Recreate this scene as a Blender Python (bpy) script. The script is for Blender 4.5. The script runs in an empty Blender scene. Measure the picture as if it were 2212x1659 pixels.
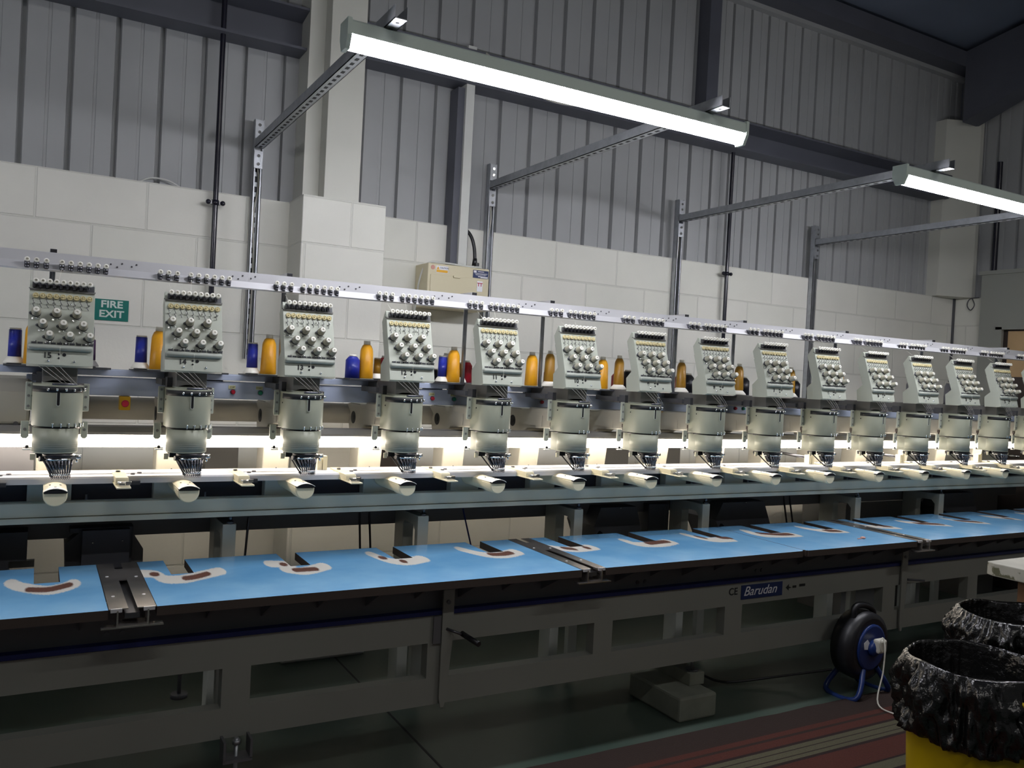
import bpy, bmesh, math, random
from mathutils import Vector, Matrix, Euler, noise
random.seed(7)
S = bpy.context.scene
COL = S.collection
# ---------------------------------------------------------------- camera
CAM_H = 1.45
cd = bpy.data.cameras.new('camera'); cam = bpy.data.objects.new('camera', cd); COL.objects.link(cam)
cd.sensor_fit = 'HORIZONTAL'; cd.sensor_width = 36.0; cd.lens = 36.0 * 1812.33 / 2212.0
cd.clip_start = 0.05; cd.clip_end = 60
# world axes seen from the camera (right, down, forward), from the vanishing points of the machine rows, wall and uprights
AX = ((0.86909742, 0.03850259, 0.49314017), (-0.49196709, -0.03623758, 0.86985931), (0.05136204, -0.99860122, -0.01255197))
cam.matrix_world = Matrix(((AX[0][0], -AX[0][1], -AX[0][2], 0), (AX[1][0], -AX[1][1], -AX[1][2], 0),
                           (AX[2][0], -AX[2][1], -AX[2][2], CAM_H), (0, 0, 0, 1)))
S.camera = cam
# ---------------------------------------------------------------- world + exposure
W = bpy.data.worlds.new('world'); S.world = W; W.use_nodes = True
W.node_tree.nodes['Background'].inputs[0].default_value = (0.62, 0.68, 0.80, 1)
W.node_tree.nodes['Background'].inputs[1].default_value = 0.06
S.view_settings.view_transform = 'Standard'; S.view_settings.look = 'None'
S.view_settings.exposure = 0.12; S.view_settings.gamma = 1.0; S.view_settings.use_curve_mapping = False
E_BATTEN = 60.0      # ceiling battens
E_STRIP = 17.0        # machine strip lights
# ---------------------------------------------------------------- materials
MATS = {}
def mat(name, col, rough=0.5, metal=0.0, noise_amt=0.0, noise_scale=8.0, bump=0.0, bump_scale=40.0, emit=None, estr=0.0, coat=0.0, spec=0.5):
    m = bpy.data.materials.new(name); m.use_nodes = True; nt = m.node_tree; b = nt.nodes['Principled BSDF']
    b.inputs['Base Color'].default_value = (*col, 1); b.inputs['Roughness'].default_value = rough; b.inputs['Metallic'].default_value = metal
    b.inputs['Specular IOR Level'].default_value = spec
    if coat: b.inputs['Coat Weight'].default_value = coat
    if emit: b.inputs['Emission Color'].default_value = (*emit, 1); b.inputs['Emission Strength'].default_value = estr
    tc = None
    if noise_amt or bump:
        tc = nt.nodes.new('ShaderNodeTexCoord')
    if noise_amt:
        n = nt.nodes.new('ShaderNodeTexNoise'); n.inputs['Scale'].default_value = noise_scale; n.inputs['Detail'].default_value = 5
        nt.links.new(tc.outputs['Object'], n.inputs['Vector'])
        mx = nt.nodes.new('ShaderNodeMixRGB'); mx.blend_type = 'MULTIPLY'; mx.inputs[0].default_value = 1
        mx.inputs[1].default_value = (*col, 1)
        r = nt.nodes.new('ShaderNodeMapRange'); r.inputs[1].default_value = 0.3; r.inputs[2].default_value = 0.7
        r.inputs[3].default_value = 1 - noise_amt; r.inputs[4].default_value = 1 + noise_amt * 0.4
        nt.links.new(n.outputs['Fac'], r.inputs[0]); nt.links.new(r.outputs[0], mx.inputs[2]); nt.links.new(mx.outputs[0], b.inputs['Base Color'])
    if bump:
        n2 = nt.nodes.new('ShaderNodeTexNoise'); n2.inputs['Scale'].default_value = bump_scale; n2.inputs['Detail'].default_value = 4
        nt.links.new(tc.outputs['Object'], n2.inputs['Vector'])
        bp = nt.nodes.new('ShaderNodeBump'); bp.inputs['Strength'].default_value = bump; bp.inputs['Distance'].default_value = 0.01
        nt.links.new(n2.outputs['Fac'], bp.inputs['Height']); nt.links.new(bp.outputs[0], b.inputs['Normal'])
    MATS[name] = m; return m
M_sage = mat('sage_paint', (0.36, 0.375, 0.29), 0.48, noise_amt=0.05, noise_scale=12)
M_sage2 = mat('sage_shell', (0.48, 0.51, 0.44), 0.42)
M_beige = mat('beige_casting', (0.42, 0.405, 0.35), 0.38, noise_amt=0.05)
M_sage2_shaded = mat('sage_shell_shaded', (0.42, 0.45, 0.40), 0.4)  # shell paint darkened: the ledge's soft shadow is put into the colour
M_pitshade = mat('interior_shade', (0.05, 0.05, 0.065), 0.7)  # dark colour stands in for the shade inside the bed
M_cream = mat('cream_enamel', (0.76, 0.70, 0.50), 0.28)
M_creamd = mat('cream_disc', (0.66, 0.58, 0.33), 0.4)
M_knob = mat('knob_plastic', (0.42, 0.40, 0.31), 0.45)
M_white = mat('white_plastic', (0.90, 0.88, 0.80), 0.35)
M_black = mat('black_plastic', (0.012, 0.012, 0.015), 0.4)
M_dark = mat('dark_grey_metal', (0.085, 0.088, 0.10), 0.5, noise_amt=0.1)
M_neck = mat('grey_bracket', (0.20, 0.195, 0.19), 0.5)
M_chrome = mat('chrome', (0.80, 0.80, 0.80), 0.12, 1.0)
M_gun = mat('gunmetal', (0.16, 0.16, 0.18), 0.3, 0.9)
M_alu = mat('aluminium', (0.72, 0.72, 0.75), 0.38, 0.35)
M_galv = mat('galvanised', (0.45, 0.47, 0.50), 0.42, 0.75, noise_amt=0.15, noise_scale=30)
M_steel = mat('brushed_steel', (0.62, 0.57, 0.54), 0.24, 0.9, noise_amt=0.35, noise_scale=9)
M_bluerail = mat('lilac_blue_paint', (0.44, 0.50, 0.66), 0.45)
M_greenbeam = mat('grey_green_beam', (0.56, 0.575, 0.49), 0.42, noise_amt=0.06, noise_scale=5)
M_post = mat('post_paint', (0.46, 0.47, 0.42), 0.45)
M_panel = mat('panel_paint', (0.27, 0.275, 0.25), 0.5, noise_amt=0.06, noise_scale=3)
M_panelup = mat('upper_panel_paint', (0.13, 0.13, 0.14), 0.5, noise_amt=0.08, noise_scale=4)
M_stripe = mat('blue_pinstripe', (0.02, 0.035, 0.20), 0.5)
M_edge = mat('table_edge', (0.055, 0.040, 0.033), 0.6)
M_red = mat('red_button', (0.45, 0.015, 0.04), 0.3)
M_green = mat('green_button', (0.01, 0.19, 0.12), 0.3)
M_yellow = mat('yellow_box', (0.72, 0.42, 0.01), 0.45)
M_label = mat('pale_label', (0.62, 0.62, 0.36), 0.6)
M_ink = mat('black_ink', (0.01, 0.012, 0.014), 0.6)
M_cladpaint = mat('cladding_paint', (0.38, 0.39, 0.395), 0.55, noise_amt=0.12, noise_scale=1.6)
M_colpaint = mat('column_paint', (0.60, 0.60, 0.54), 0.5, noise_amt=0.06, noise_scale=2)
M_girt = mat('girt_paint', (0.10, 0.105, 0.13), 0.5, noise_amt=0.15, noise_scale=3)
M_roof = mat('roof_lining', (0.16, 0.19, 0.26), 0.7, noise_amt=0.15, noise_scale=2)
M_rooflight = mat('rooflight', (0.5, 0.5, 0.48), 0.6)
M_partition = mat('partition_paint', (0.30, 0.31, 0.28), 0.6)
M_wood = mat('pale_wood', (0.62, 0.42, 0.22), 0.45, noise_amt=0.2, noise_scale=3)
M_brown = mat('dark_brown_door', (0.06, 0.045, 0.04), 0.5)
M_pipe = mat('black_pipe', (0.012, 0.012, 0.022), 0.22)
M_sign = mat('sign_green', (0.0, 0.16, 0.13), 0.4)
M_signw = mat('sign_white', (0.62, 0.72, 0.68), 0.5)
M_boxcream = mat('switchgear_cream', (0.66, 0.60, 0.42), 0.4)
M_navy = mat('navy_label', (0.015, 0.03, 0.11), 0.4)
M_orange = mat('amber_label', (0.80, 0.42, 0.02), 0.5)
M_lw = mat('label_white', (0.82, 0.82, 0.86), 0.5)
M_trunk = mat('trunking_white', (0.62, 0.63, 0.60), 0.5)
M_lampbody = mat('lamp_housing', (0.74, 0.84, 0.78), 0.5)
M_lamp = mat('batten_glow', (1, 1, 1), 0.5, emit=(0.94, 0.94, 1.0), estr=E_BATTEN)
M_hall = mat('hall_glow', (1, 1, 1), 0.5, emit=(1.0, 0.98, 0.94), estr=45.0)
M_strip = mat('strip_glow', (1, 1, 1), 0.5, emit=(1.0, 0.88, 0.74), estr=E_STRIP)
M_bag = mat('bin_liner', (0.006, 0.006, 0.006), 0.22, bump=0.9, bump_scale=28, spec=0.6)
M_bin = mat('bin_yellow', (0.42, 0.30, 0.0), 0.4)
M_block = mat('pale_concrete', (0.22, 0.23, 0.19), 0.8, noise_amt=0.2)
M_reel = mat('reel_blue', (0.01, 0.03, 0.14), 0.3)
M_cable = mat('white_cable', (0.65, 0.63, 0.55), 0.5)
M_timber = mat('timber', (0.2, 0.10, 0.045), 0.6, noise_amt=0.3, noise_scale=12)
def rgb(*c): return c
THREAD = {}
def thread_mat(name, col, col2=None):
    m = mat(name, col, 0.32, spec=0.6); nt = m.node_tree; b = nt.nodes['Principled BSDF']
    b.inputs['Anisotropic'].default_value = 0.6
    tc = nt.nodes.new('ShaderNodeTexCoord'); w = nt.nodes.new('ShaderNodeTexWave'); w.bands_direction = 'Z'
    w.inputs['Scale'].default_value = 160; w.inputs['Distortion'].default_value = 3; w.inputs['Detail'].default_value = 2
    nt.links.new(tc.outputs['Object'], w.inputs['Vector'])
    bp = nt.nodes.new('ShaderNodeBump'); bp.inputs['Strength'].default_value = 0.35; bp.inputs['Distance'].default_value = 0.002
    nt.links.new(w.outputs['Fac'], bp.inputs['Height']); nt.links.new(bp.outputs[0], b.inputs['Normal'])
    if col2:
        n = nt.nodes.new('ShaderNodeTexNoise'); n.inputs['Scale'].default_value = 26; n.inputs['Distortion'].default_value = 1.5
        nt.links.new(tc.outputs['Object'], n.inputs['Vector'])
        cr = nt.nodes.new('ShaderNodeValToRGB'); cr.color_ramp.elements[0].position = 0.42; cr.color_ramp.elements[1].position = 0.6
        cr.color_ramp.elements[0].color = (*col, 1); cr.color_ramp.elements[1].color = (*col2, 1)
        nt.links.new(n.outputs['Fac'], cr.inputs[0]); nt.links.new(cr.outputs[0], b.inputs['Base Color'])
    THREAD[name] = m
thread_mat('gold thread', (0.95, 0.44, 0.008))
thread_mat('old gold thread', (0.44, 0.22, 0.012))
thread_mat('blue thread', (0.012, 0.025, 0.36))
thread_mat('black thread', (0.006, 0.007, 0.014))
thread_mat('red thread', (0.50, 0.01, 0.03))
thread_mat('white thread', (0.70, 0.68, 0.68))
thread_mat('purple thread', (0.045, 0.01, 0.06))
thread_mat('silver thread', (0.34, 0.34, 0.40))
# painted blockwork: real block module 450 x 225 mm
def block_material(name, axis):
    m = bpy.data.materials.new(name); m.use_nodes = True; nt = m.node_tree; b = nt.nodes['Principled BSDF']; b.inputs['Roughness'].default_value = 0.55
    g = nt.nodes.new('ShaderNodeNewGeometry'); sx = nt.nodes.new('ShaderNodeSeparateXYZ'); nt.links.new(g.outputs['Position'], sx.inputs[0])
    cb = nt.nodes.new('ShaderNodeCombineXYZ')
    ad = nt.nodes.new('ShaderNodeMath'); ad.operation = 'ADD'; ad.inputs[1].default_value = 9.034 + (0.0 if axis == 'X' else 0.1)
    nt.links.new(sx.outputs[axis], ad.inputs[0]); nt.links.new(ad.outputs[0], cb.inputs['X']); nt.links.new(sx.outputs['Z'], cb.inputs['Y'])
    br = nt.nodes.new('ShaderNodeTexBrick'); br.offset = 0.5; br.offset_frequency = 2
    for k, v in (('Scale', 1.0), ('Mortar Size', 0.006), ('Mortar Smooth', 0.5), ('Bias', 0.0), ('Brick Width', 0.45), ('Row Height', 0.225)): br.inputs[k].default_value = v
    br.inputs['Color1'].default_value = (0.76, 0.76, 0.69, 1); br.inputs['Color2'].default_value = (0.79, 0.78, 0.72, 1); br.inputs['Mortar'].default_value = (0.70, 0.70, 0.64, 1)
    nt.links.new(cb.outputs[0], br.inputs['Vector'])
    n = nt.nodes.new('ShaderNodeTexNoise'); n.inputs['Scale'].default_value = 60; n.inputs['Detail'].default_value = 6; nt.links.new(g.outputs['Position'], n.inputs['Vector'])
    n3 = nt.nodes.new('ShaderNodeTexNoise'); n3.inputs['Scale'].default_value = 2.0; n3.inputs['Detail'].default_value = 4; nt.links.new(g.outputs['Position'], n3.inputs['Vector'])
    mr = nt.nodes.new('ShaderNodeMapRange'); mr.inputs[1].default_value = .3; mr.inputs[2].default_value = .7; mr.inputs[3].default_value = .92; mr.inputs[4].default_value = 1.03
    nt.links.new(n3.outputs['Fac'], mr.inputs[0])
    mx = nt.nodes.new('ShaderNodeMixRGB'); mx.blend_type = 'MULTIPLY'; mx.inputs[0].default_value = 1
    nt.links.new(br.outputs['Color'], mx.inputs[1]); nt.links.new(mr.outputs[0], mx.inputs[2]); nt.links.new(mx.outputs[0], b.inputs['Base Color'])
    b1 = nt.nodes.new('ShaderNodeBump'); b1.invert = True; b1.inputs['Strength'].default_value = 0.7; b1.inputs['Distance'].default_value = 0.004
    nt.links.new(br.outputs['Fac'], b1.inputs['Height'])
    b2 = nt.nodes.new('ShaderNodeBump'); b2.inputs['Strength'].default_value = 0.12; b2.inputs['Distance'].default_value = 0.004
    nt.links.new(n.outputs['Fac'], b2.inputs['Height']); nt.links.new(b1.outputs[0], b2.inputs['Normal']); nt.links.new(b2.outputs[0], b.inputs['Normal'])
    return m
M_blockX = block_material('painted_blockwork', 'X'); M_blockY = block_material('painted_blockwork_side', 'Y')
# ---------------------------------------------------------------- mesh helpers
def spline(P, n):
    out = []
    for i in range(len(P) - 1):
        a, b, c, d = P[max(i - 1, 0)], P[i], P[i + 1], P[min(i + 2, len(P) - 1)]
        for k in range(n):
            t = k / n; out.append(.5 * ((2 * b) + (c - a) * t + (2 * a - 5 * b + 4 * c - d) * t * t + (3 * b - a - 3 * c + d) * t ** 3))
    return out + [P[-1]]
ORG = {}
class MB:
    def __init__(s): s.v = []; s.f = []; s.sm = []; s.mi = []; s.cur = 0
    def add(s, vs, fs, smooth=False):
        o = len(s.v); s.v += [tuple(p) for p in vs]
        for f in fs: s.f.append([i + o for i in f]); s.sm.append(smooth); s.mi.append(s.cur)
        return s
    def box(s, x0, x1, y0, y1, z0, z1):
        return s.add([(x0, y0, z0), (x1, y0, z0), (x1, y1, z0), (x0, y1, z0), (x0, y0, z1), (x1, y0, z1), (x1, y1, z1), (x0, y1, z1)],
                     [(3, 2, 1, 0), (4, 5, 6, 7), (0, 1, 5, 4), (1, 2, 6, 5), (2, 3, 7, 6), (3, 0, 4, 7)])
    def prism(s, poly, a0, a1, axis='X'):      # polygon (in the other two axes) extruded along axis
        n = len(poly)
        def pt(a, p): return {'X': (a, p[0], p[1]), 'Y': (p[0], a, p[1]), 'Z': (p[0], p[1], a)}[axis]
        vs = [pt(a0, p) for p in poly] + [pt(a1, p) for p in poly]
        s.add(vs, [list(range(n))[::-1], [i + n for i in range(n)]])
        s.f.append; o = len(s.v) - 2 * n
        for i in range(n):
            j = (i + 1) % n; s.f.append([o + i, o + j, o + n + j, o + n + i]); s.sm.append(False); s.mi.append(s.cur)
        return s
    def lathe(s, prof, c, axis=(0, 0, 1), n=20, capped=True, a0=0.0, a1=2 * math.pi):
        ax = Vector(axis).normalized(); u = ax.orthogonal().normalized() if abs(ax.z) < 0.99 else Vector((1, 0, 0)); w = ax.cross(u)
        c = Vector(c); full = abs(a1 - a0 - 2 * math.pi) < 1e-4; m = n if full else n + 1
        vs = []
        for r, h in prof:
            for i in range(m):
                t = a0 + (a1 - a0) * i / n; vs.append(c + ax * h + u * (r * math.cos(t)) + w * (r * math.sin(t)))
        fs = []
        for k in range(len(prof) - 1):
            for i in range(n):
                j = (i + 1) % m; fs.append((k * m + i, k * m + j, (k + 1) * m + j, (k + 1) * m + i))
        s.add(vs, fs, True)
        if capped:
            o = len(s.v) - len(vs)
            s.f.append([o + i for i in range(m)][::-1]); s.sm.append(False); s.mi.append(s.cur)
            s.f.append([o + (len(prof) - 1) * m + i for i in range(m)]); s.sm.append(False); s.mi.append(s.cur)
        return s
    def cyl(s, p0, p1, r0, r1=None, n=14):
        p0 = Vector(p0); p1 = Vector(p1); d = p1 - p0
        return s.lathe([(r0, 0), (r0 if r1 is None else r1, d.length)], p0, d, n)
    def ball(s, c, r, n=10):
        pr = [(max(1e-5, r * math.sin(math.pi * i / n)), -r * math.cos(math.pi * i / n)) for i in range(n + 1)]
        return s.lathe(pr, c, (0, 0, 1), n + 4, capped=False)
    def ring(s, c, axis, ro, ri, l, n=16):     # short tube with a hole
        return s.lathe([(ri, l), (ri, l * .2), (ri * .2, l * .2)], c, axis, n, False).lathe([(ro * .9, 0), (ro, l * .12), (ro, l * .88), (ro * .92, l), (ri, l)], c, axis, n, False)
    def tube(s, pts, r, n=8):
        pts = [Vector(p) for p in pts]
        if len(pts) > 3 and n >= 8: pts = spline(pts, 6)
        t0 = (pts[1] - pts[0]).normalized(); u = t0.orthogonal().normalized(); vs = []
        for i, p in enumerate(pts):
            t = (pts[min(i + 1, len(pts) - 1)] - pts[max(i - 1, 0)]).normalized()
            u = (u - t * u.dot(t)).normalized(); w = t.cross(u)
            for k in range(n):
                a = 2 * math.pi * k / n; vs.append(p + u * (r * math.cos(a)) + w * (r * math.sin(a)))
        fs = [(i * n + k, i * n + (k + 1) % n, (i + 1) * n + (k + 1) % n, (i + 1) * n + k) for i in range(len(pts) - 1) for k in range(n)]
        s.add(vs, fs, True); return s
    def outline(s, poly, z0, z1, smooth=True): # plan outline extruded up, smooth walls
        n = len(poly); vs = [(x, y, z0) for x, y in poly] + [(x, y, z1) for x, y in poly]
        s.add(vs, [(i, (i + 1) % n, n + (i + 1) % n, n + i) for i in range(n)], smooth)
        o = len(s.v) - 2 * n
        s.f.append([o + i for i in range(n)][::-1]); s.sm.append(False); s.mi.append(s.cur)
        s.f.append([o + n + i for i in range(n)]); s.sm.append(False); s.mi.append(s.cur); return s
    def build(s, name, m, parent=None, origin=None, bevel=0.0, extra=None):
        if parent is not None and origin is None: origin = ORG[parent]
        if origin is None:
            xs = [p[0] for p in s.v]; ys = [p[1] for p in s.v]; zs = [p[2] for p in s.v]
            origin = Vector(((min(xs) + max(xs)) / 2, (min(ys) + max(ys)) / 2, min(zs)))
        origin = Vector(origin)
        me = bpy.data.meshes.new(name); me.from_pydata([tuple(Vector(p) - origin) for p in s.v], [], s.f); me.update()
        me.materials.append(m)
        for e in (extra or []): me.materials.append(e)
        me.polygons.foreach_set('use_smooth', s.sm); me.polygons.foreach_set('material_index', s.mi)
        bm = bmesh.new(); bm.from_mesh(me); bmesh.ops.recalc_face_normals(bm, faces=bm.faces); bm.to_mesh(me); bm.free()
        return link(name, me, parent, origin, bevel)
def link(name, me, parent, origin, bevel=0.0):
    o = bpy.data.objects.new(name, me); COL.objects.link(o); origin = Vector(origin)
    if parent is not None: o.parent = parent; o.location = origin - ORG[parent]
    else: o.location = origin
    ORG[o] = origin
    if bevel:
        b = o.modifiers.new('bevel', 'BEVEL'); b.width = bevel; b.segments = 2; b.limit_method = 'ANGLE'; b.angle_limit = math.radians(50)
    return o
def tag(o, label=None, cat=None, group=None, kind=None):
    if label: o['label'] = label
    if cat: o['category'] = cat
    if group: o['group'] = group
    if kind: o['kind'] = kind
    return o
def thing(name, loc, label, cat, group=None):
    o = bpy.data.objects.new(name, None); COL.objects.link(o); o.location = loc; o.empty_display_size = 0.02; ORG[o] = Vector(loc)
    return tag(o, label, cat, group)
def struct(o): o['kind'] = 'structure'; return o
def inst(src, parent, loc):                    # another of the same part, sharing the mesh
    c = src.copy(); COL.objects.link(c); c.parent = parent; c.location = Vector(loc) - ORG[parent]; ORG[c] = Vector(loc); return c
def children(o): return [c for c in list(KIDS.get(o, []))]
KIDS = {}
def index_children():
    KIDS.clear()
    for o in bpy.data.objects:
        if o.parent: KIDS.setdefault(o.parent, []).append(o)
def copy_tree(o, parent=None, shift=(0, 0, 0)):
    c = o.copy(); COL.objects.link(c); c.parent = parent
    if parent is None: c.location = o.location + Vector(shift)
    ORG[c] = ORG.get(o, Vector((0, 0, 0))) + Vector(shift)
    for ch in children(o): copy_tree(ch, c, shift)
    return c
def text(name, body, size, loc, m, parent=None, rot=(math.pi / 2, 0, 0), ext=0.0004, shear=0.0, align='LEFT', bold=0.0, xscale=1.0):
    cu = bpy.data.curves.new(name, 'FONT'); cu.body = body; cu.size = size; cu.extrude = ext; cu.shear = shear; cu.align_x = align; cu.align_y = 'CENTER'; cu.offset = bold
    t = bpy.data.objects.new(name + '_c', cu); COL.objects.link(t)
    dg = bpy.context.evaluated_depsgraph_get(); me = bpy.data.meshes.new_from_object(t.evaluated_get(dg))
    bpy.data.objects.remove(t); bpy.data.curves.remove(cu)
    me.transform(Euler(rot).to_matrix().to_4x4() @ Matrix.Diagonal((xscale, 1, 1, 1))); me.materials.clear(); me.materials.append(m); me.name = name
    return link(name, me, parent, loc)
P4 = 0.4          # pitch of the heads
NUM = lambda k: 15 - k
WORDS = 'one two three four five six seven eight nine ten eleven twelve thirteen fourteen fifteen'.split()
NW = lambda k: WORDS[14 - k]          # the number printed on head k, as a word
def hd(k): return 'embroidery head numbered ' + NW(k)
# ================================================================ THE ROOM
YW = 4.25; ZB = 2.25; XR = 6.56
fm = bpy.data.materials.new('floor_paint'); fm.use_nodes = True; nt = fm.node_tree; b = nt.nodes['Principled BSDF']; b.inputs['Roughness'].default_value = 0.35
g = nt.nodes.new('ShaderNodeNewGeometry'); n = nt.nodes.new('ShaderNodeTexNoise'); n.inputs['Scale'].default_value = 1.5; n.inputs['Detail'].default_value = 8
nt.links.new(g.outputs['Position'], n.inputs['Vector'])
cr = nt.nodes.new('ShaderNodeValToRGB'); cr.color_ramp.elements[0].position = .35; cr.color_ramp.elements[1].position = .65
cr.color_ramp.elements[0].color = (0.035, 0.062, 0.048, 1); cr.color_ramp.elements[1].color = (0.065, 0.088, 0.072, 1)
nt.links.new(n.outputs['Fac'], cr.inputs[0]); nt.links.new(cr.outputs[0], b.inputs['Base Color'])
fl = MB().box(-4, XR + .3, -4, 4.5, -.1, 0).build('floor', fm); struct(fl)
struct(MB().box(1.335, 1.345, -4, 4.2, 0.0, 0.0006).build('trim_1', M_ink))                       # joint cut in the floor
struct(MB().box(-4, XR + .2, YW, YW + .2, 0, ZB).build('wall_back', M_blockX))
struct(MB().box(XR, XR + .2, -4, YW, 0, ZB).build('wall_right', M_blockY))
struct(MB().box(-4.2, -4, -4, 4.5, 0, 4.6).build('wall_left', M_cladpaint))
struct(MB().box(-4, XR + .2, -4.2, -4, 0, 5.9).build('wall_front', M_cladpaint))
# corner crack (mortar loss) between the walls
struct(MB().box(XR - .022, XR - .002, YW - .012, YW + .002, 1.55, ZB).build('trim_2', M_dark))
# profiled wall cladding above the blockwork
def cladding(name, x0, x1, z0, z1, period, phase, Y=4.30, side=False):
    mb = MB(); pts = []; x = x0 - ((x0 - phase) % period)
    while x < x1 + period:
        pts += [(x, 0), (x + period * .42, 0), (x + period * .43, .004), (x + period * .49, .004), (x + period * .50, 0), (x + period * .86, 0), (x + period * .89, .028), (x + period * .97, .028)]
        x += period
    pts = [(min(max(p[0], x0), x1), p[1]) for p in pts]
    n = len(pts)
    if not side: vs = [(a, Y + d, z0) for a, d in pts] + [(a, Y + d, z1) for a, d in pts]
    else: vs = [(Y + d, a, z0) for a, d in pts] + [(Y + d, a, z1) for a, d in pts]
    mb.add(vs, [(i, i + 1, n + i + 1, n + i) for i in range(n - 1)])
    return struct(mb.build(name, M_cladpaint))
cladding('wall_back_upper', -4, 1.20, ZB - .1, 4.3, .188, .095)
cladding('wall_back_upper', 1.34, 3.76, 3.10, 4.3, .205, 1.46)
cladding('wall_back_upper', 1.34, 3.85, ZB - .1, 3.10, .205, 1.46, Y=4.301)
cladding('wall_back_upper', 3.80, XR, ZB - .1, 3.10, .155, 3.90)
cladding('wall_back_upper', 3.80, XR, 3.10, 4.3, .165, 3.86, Y=4.29)
cladding('wall_right_upper', -4, 4.3, ZB - .02, 6.0, .19, 0.0, Y=XR + .03, side=True)
struct(MB().box(-4, XR + .2, 4.34, 4.44, ZB, 4.4).build('wall_back_outer', M_girt))
# steel column with its block pier
struct(MB().box(1.073, 1.492, 4.0, YW, 0, 2.255).build('wall_pier', M_blockX, bevel=.004))
struct(MB().box(1.177, 1.355, 4.02, 4.36, 2.255, 4.3).build('column_left', M_colpaint, bevel=.003))
struct(MB().box(1.10, 1.177, 4.12, 4.36, 2.255, 4.3).build('column_left', M_colpaint))
mb = MB().prism([(6.25, 4.20), (6.52, 4.08), (6.56, 4.08), (6.56, 4.36), (6.25, 4.36)], 2.25, 3.66, 'Z')
struct(mb.build('column_right', M_colpaint))
# horizontal rails (girts) behind the column and the upright between the sheets
def girt(x0, x1, z0=3.02, z1=3.20):
    mb = MB().prism([(4.16, z0), (4.16, z0 + .012), (4.27, z0 + .03), (4.27, z1 - .03), (4.14, z1 - .012), (4.14, z1), (4.30, z1), (4.30, z0)], x0, x1, 'X')
    return struct(mb.build('girt', M_girt))
girt(-4, 1.10, 2.99, 3.19); girt(1.36, 6.27)
struct(MB().box(3.715, 3.81, 4.19, 4.33, 3.20, 4.3).build('trim_3', M_girt))
# eaves beam, roof sheeting, purlins, rafter and rooflight
struct(MB().box(-4, XR, 4.10, 4.36, 4.06, 4.18).build('eaves_beam', M_girt))
struct(MB().box(-4, XR, 4.24, 4.30, 4.03, 4.06).build('trim_4', M_cladpaint))
def roofz(y): return 4.20 + (4.3 - y) * .17
struct(MB().prism([(4.45, roofz(4.45)), (-4, roofz(-4)), (-4, roofz(-4) + .08), (4.45, roofz(4.45) + .08)], -4, XR + .2, 'X').build('ceiling', M_roof))
for y in (2.9, 1.4, -.1):
    z = roofz(y); struct(MB().box(-4, XR, y - .03, y + .03, z - .20, z).build('purlin', M_girt))
struct(MB().prism([(2.7, roofz(2.7) - .012), (0.2, roofz(.2) - .012), (.2, roofz(.2) - .002), (2.7, roofz(2.7) - .002)], 4.6, 5.6, 'X').build('rooflight', M_rooflight))
struct(MB().prism([(4.1, 3.62), (2.9, 4.05), (-4, 5.25), (-4, 5.55), (4.1, 4.18)], 6.30, 6.50, 'X').build('rafter', M_girt))
# office partition with a door
struct(MB().box(6.44, XR, 3.80, 3.955, 0, 2.41).build('wall_partition', M_partition))
struct(MB().box(6.44, XR, -2, 3.80, 2.0, 2.41).build('wall_partition', M_partition))
struct(MB().box(6.44, XR, -2, 2.85, 0, 2.0).build('wall_partition', M_partition))
struct(MB().box(6.42, XR, -2, 3.965, 2.41, 2.44).build('trim_5', M_partition))
d = MB().box(6.49, 6.53, 2.85, 3.80, 0, 2.0).build('door_1', M_brown); struct(d)
MB().box(6.484, 6.489, 2.90, 3.75, 1.62, 1.97).build('door_panel', M_wood, d)
f = MB(); f.box(6.43, 6.46, 3.77, 3.82, 0, 2.0); f.box(6.43, 6.46, 2.83, 3.82, 1.98, 2.02); f.build('door_frame', M_partition, d)
MB().cyl((6.47, 3.70, 1.02), (6.47, 3.60, 1.02), .01).build('door_handle', M_chrome, d)
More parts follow.
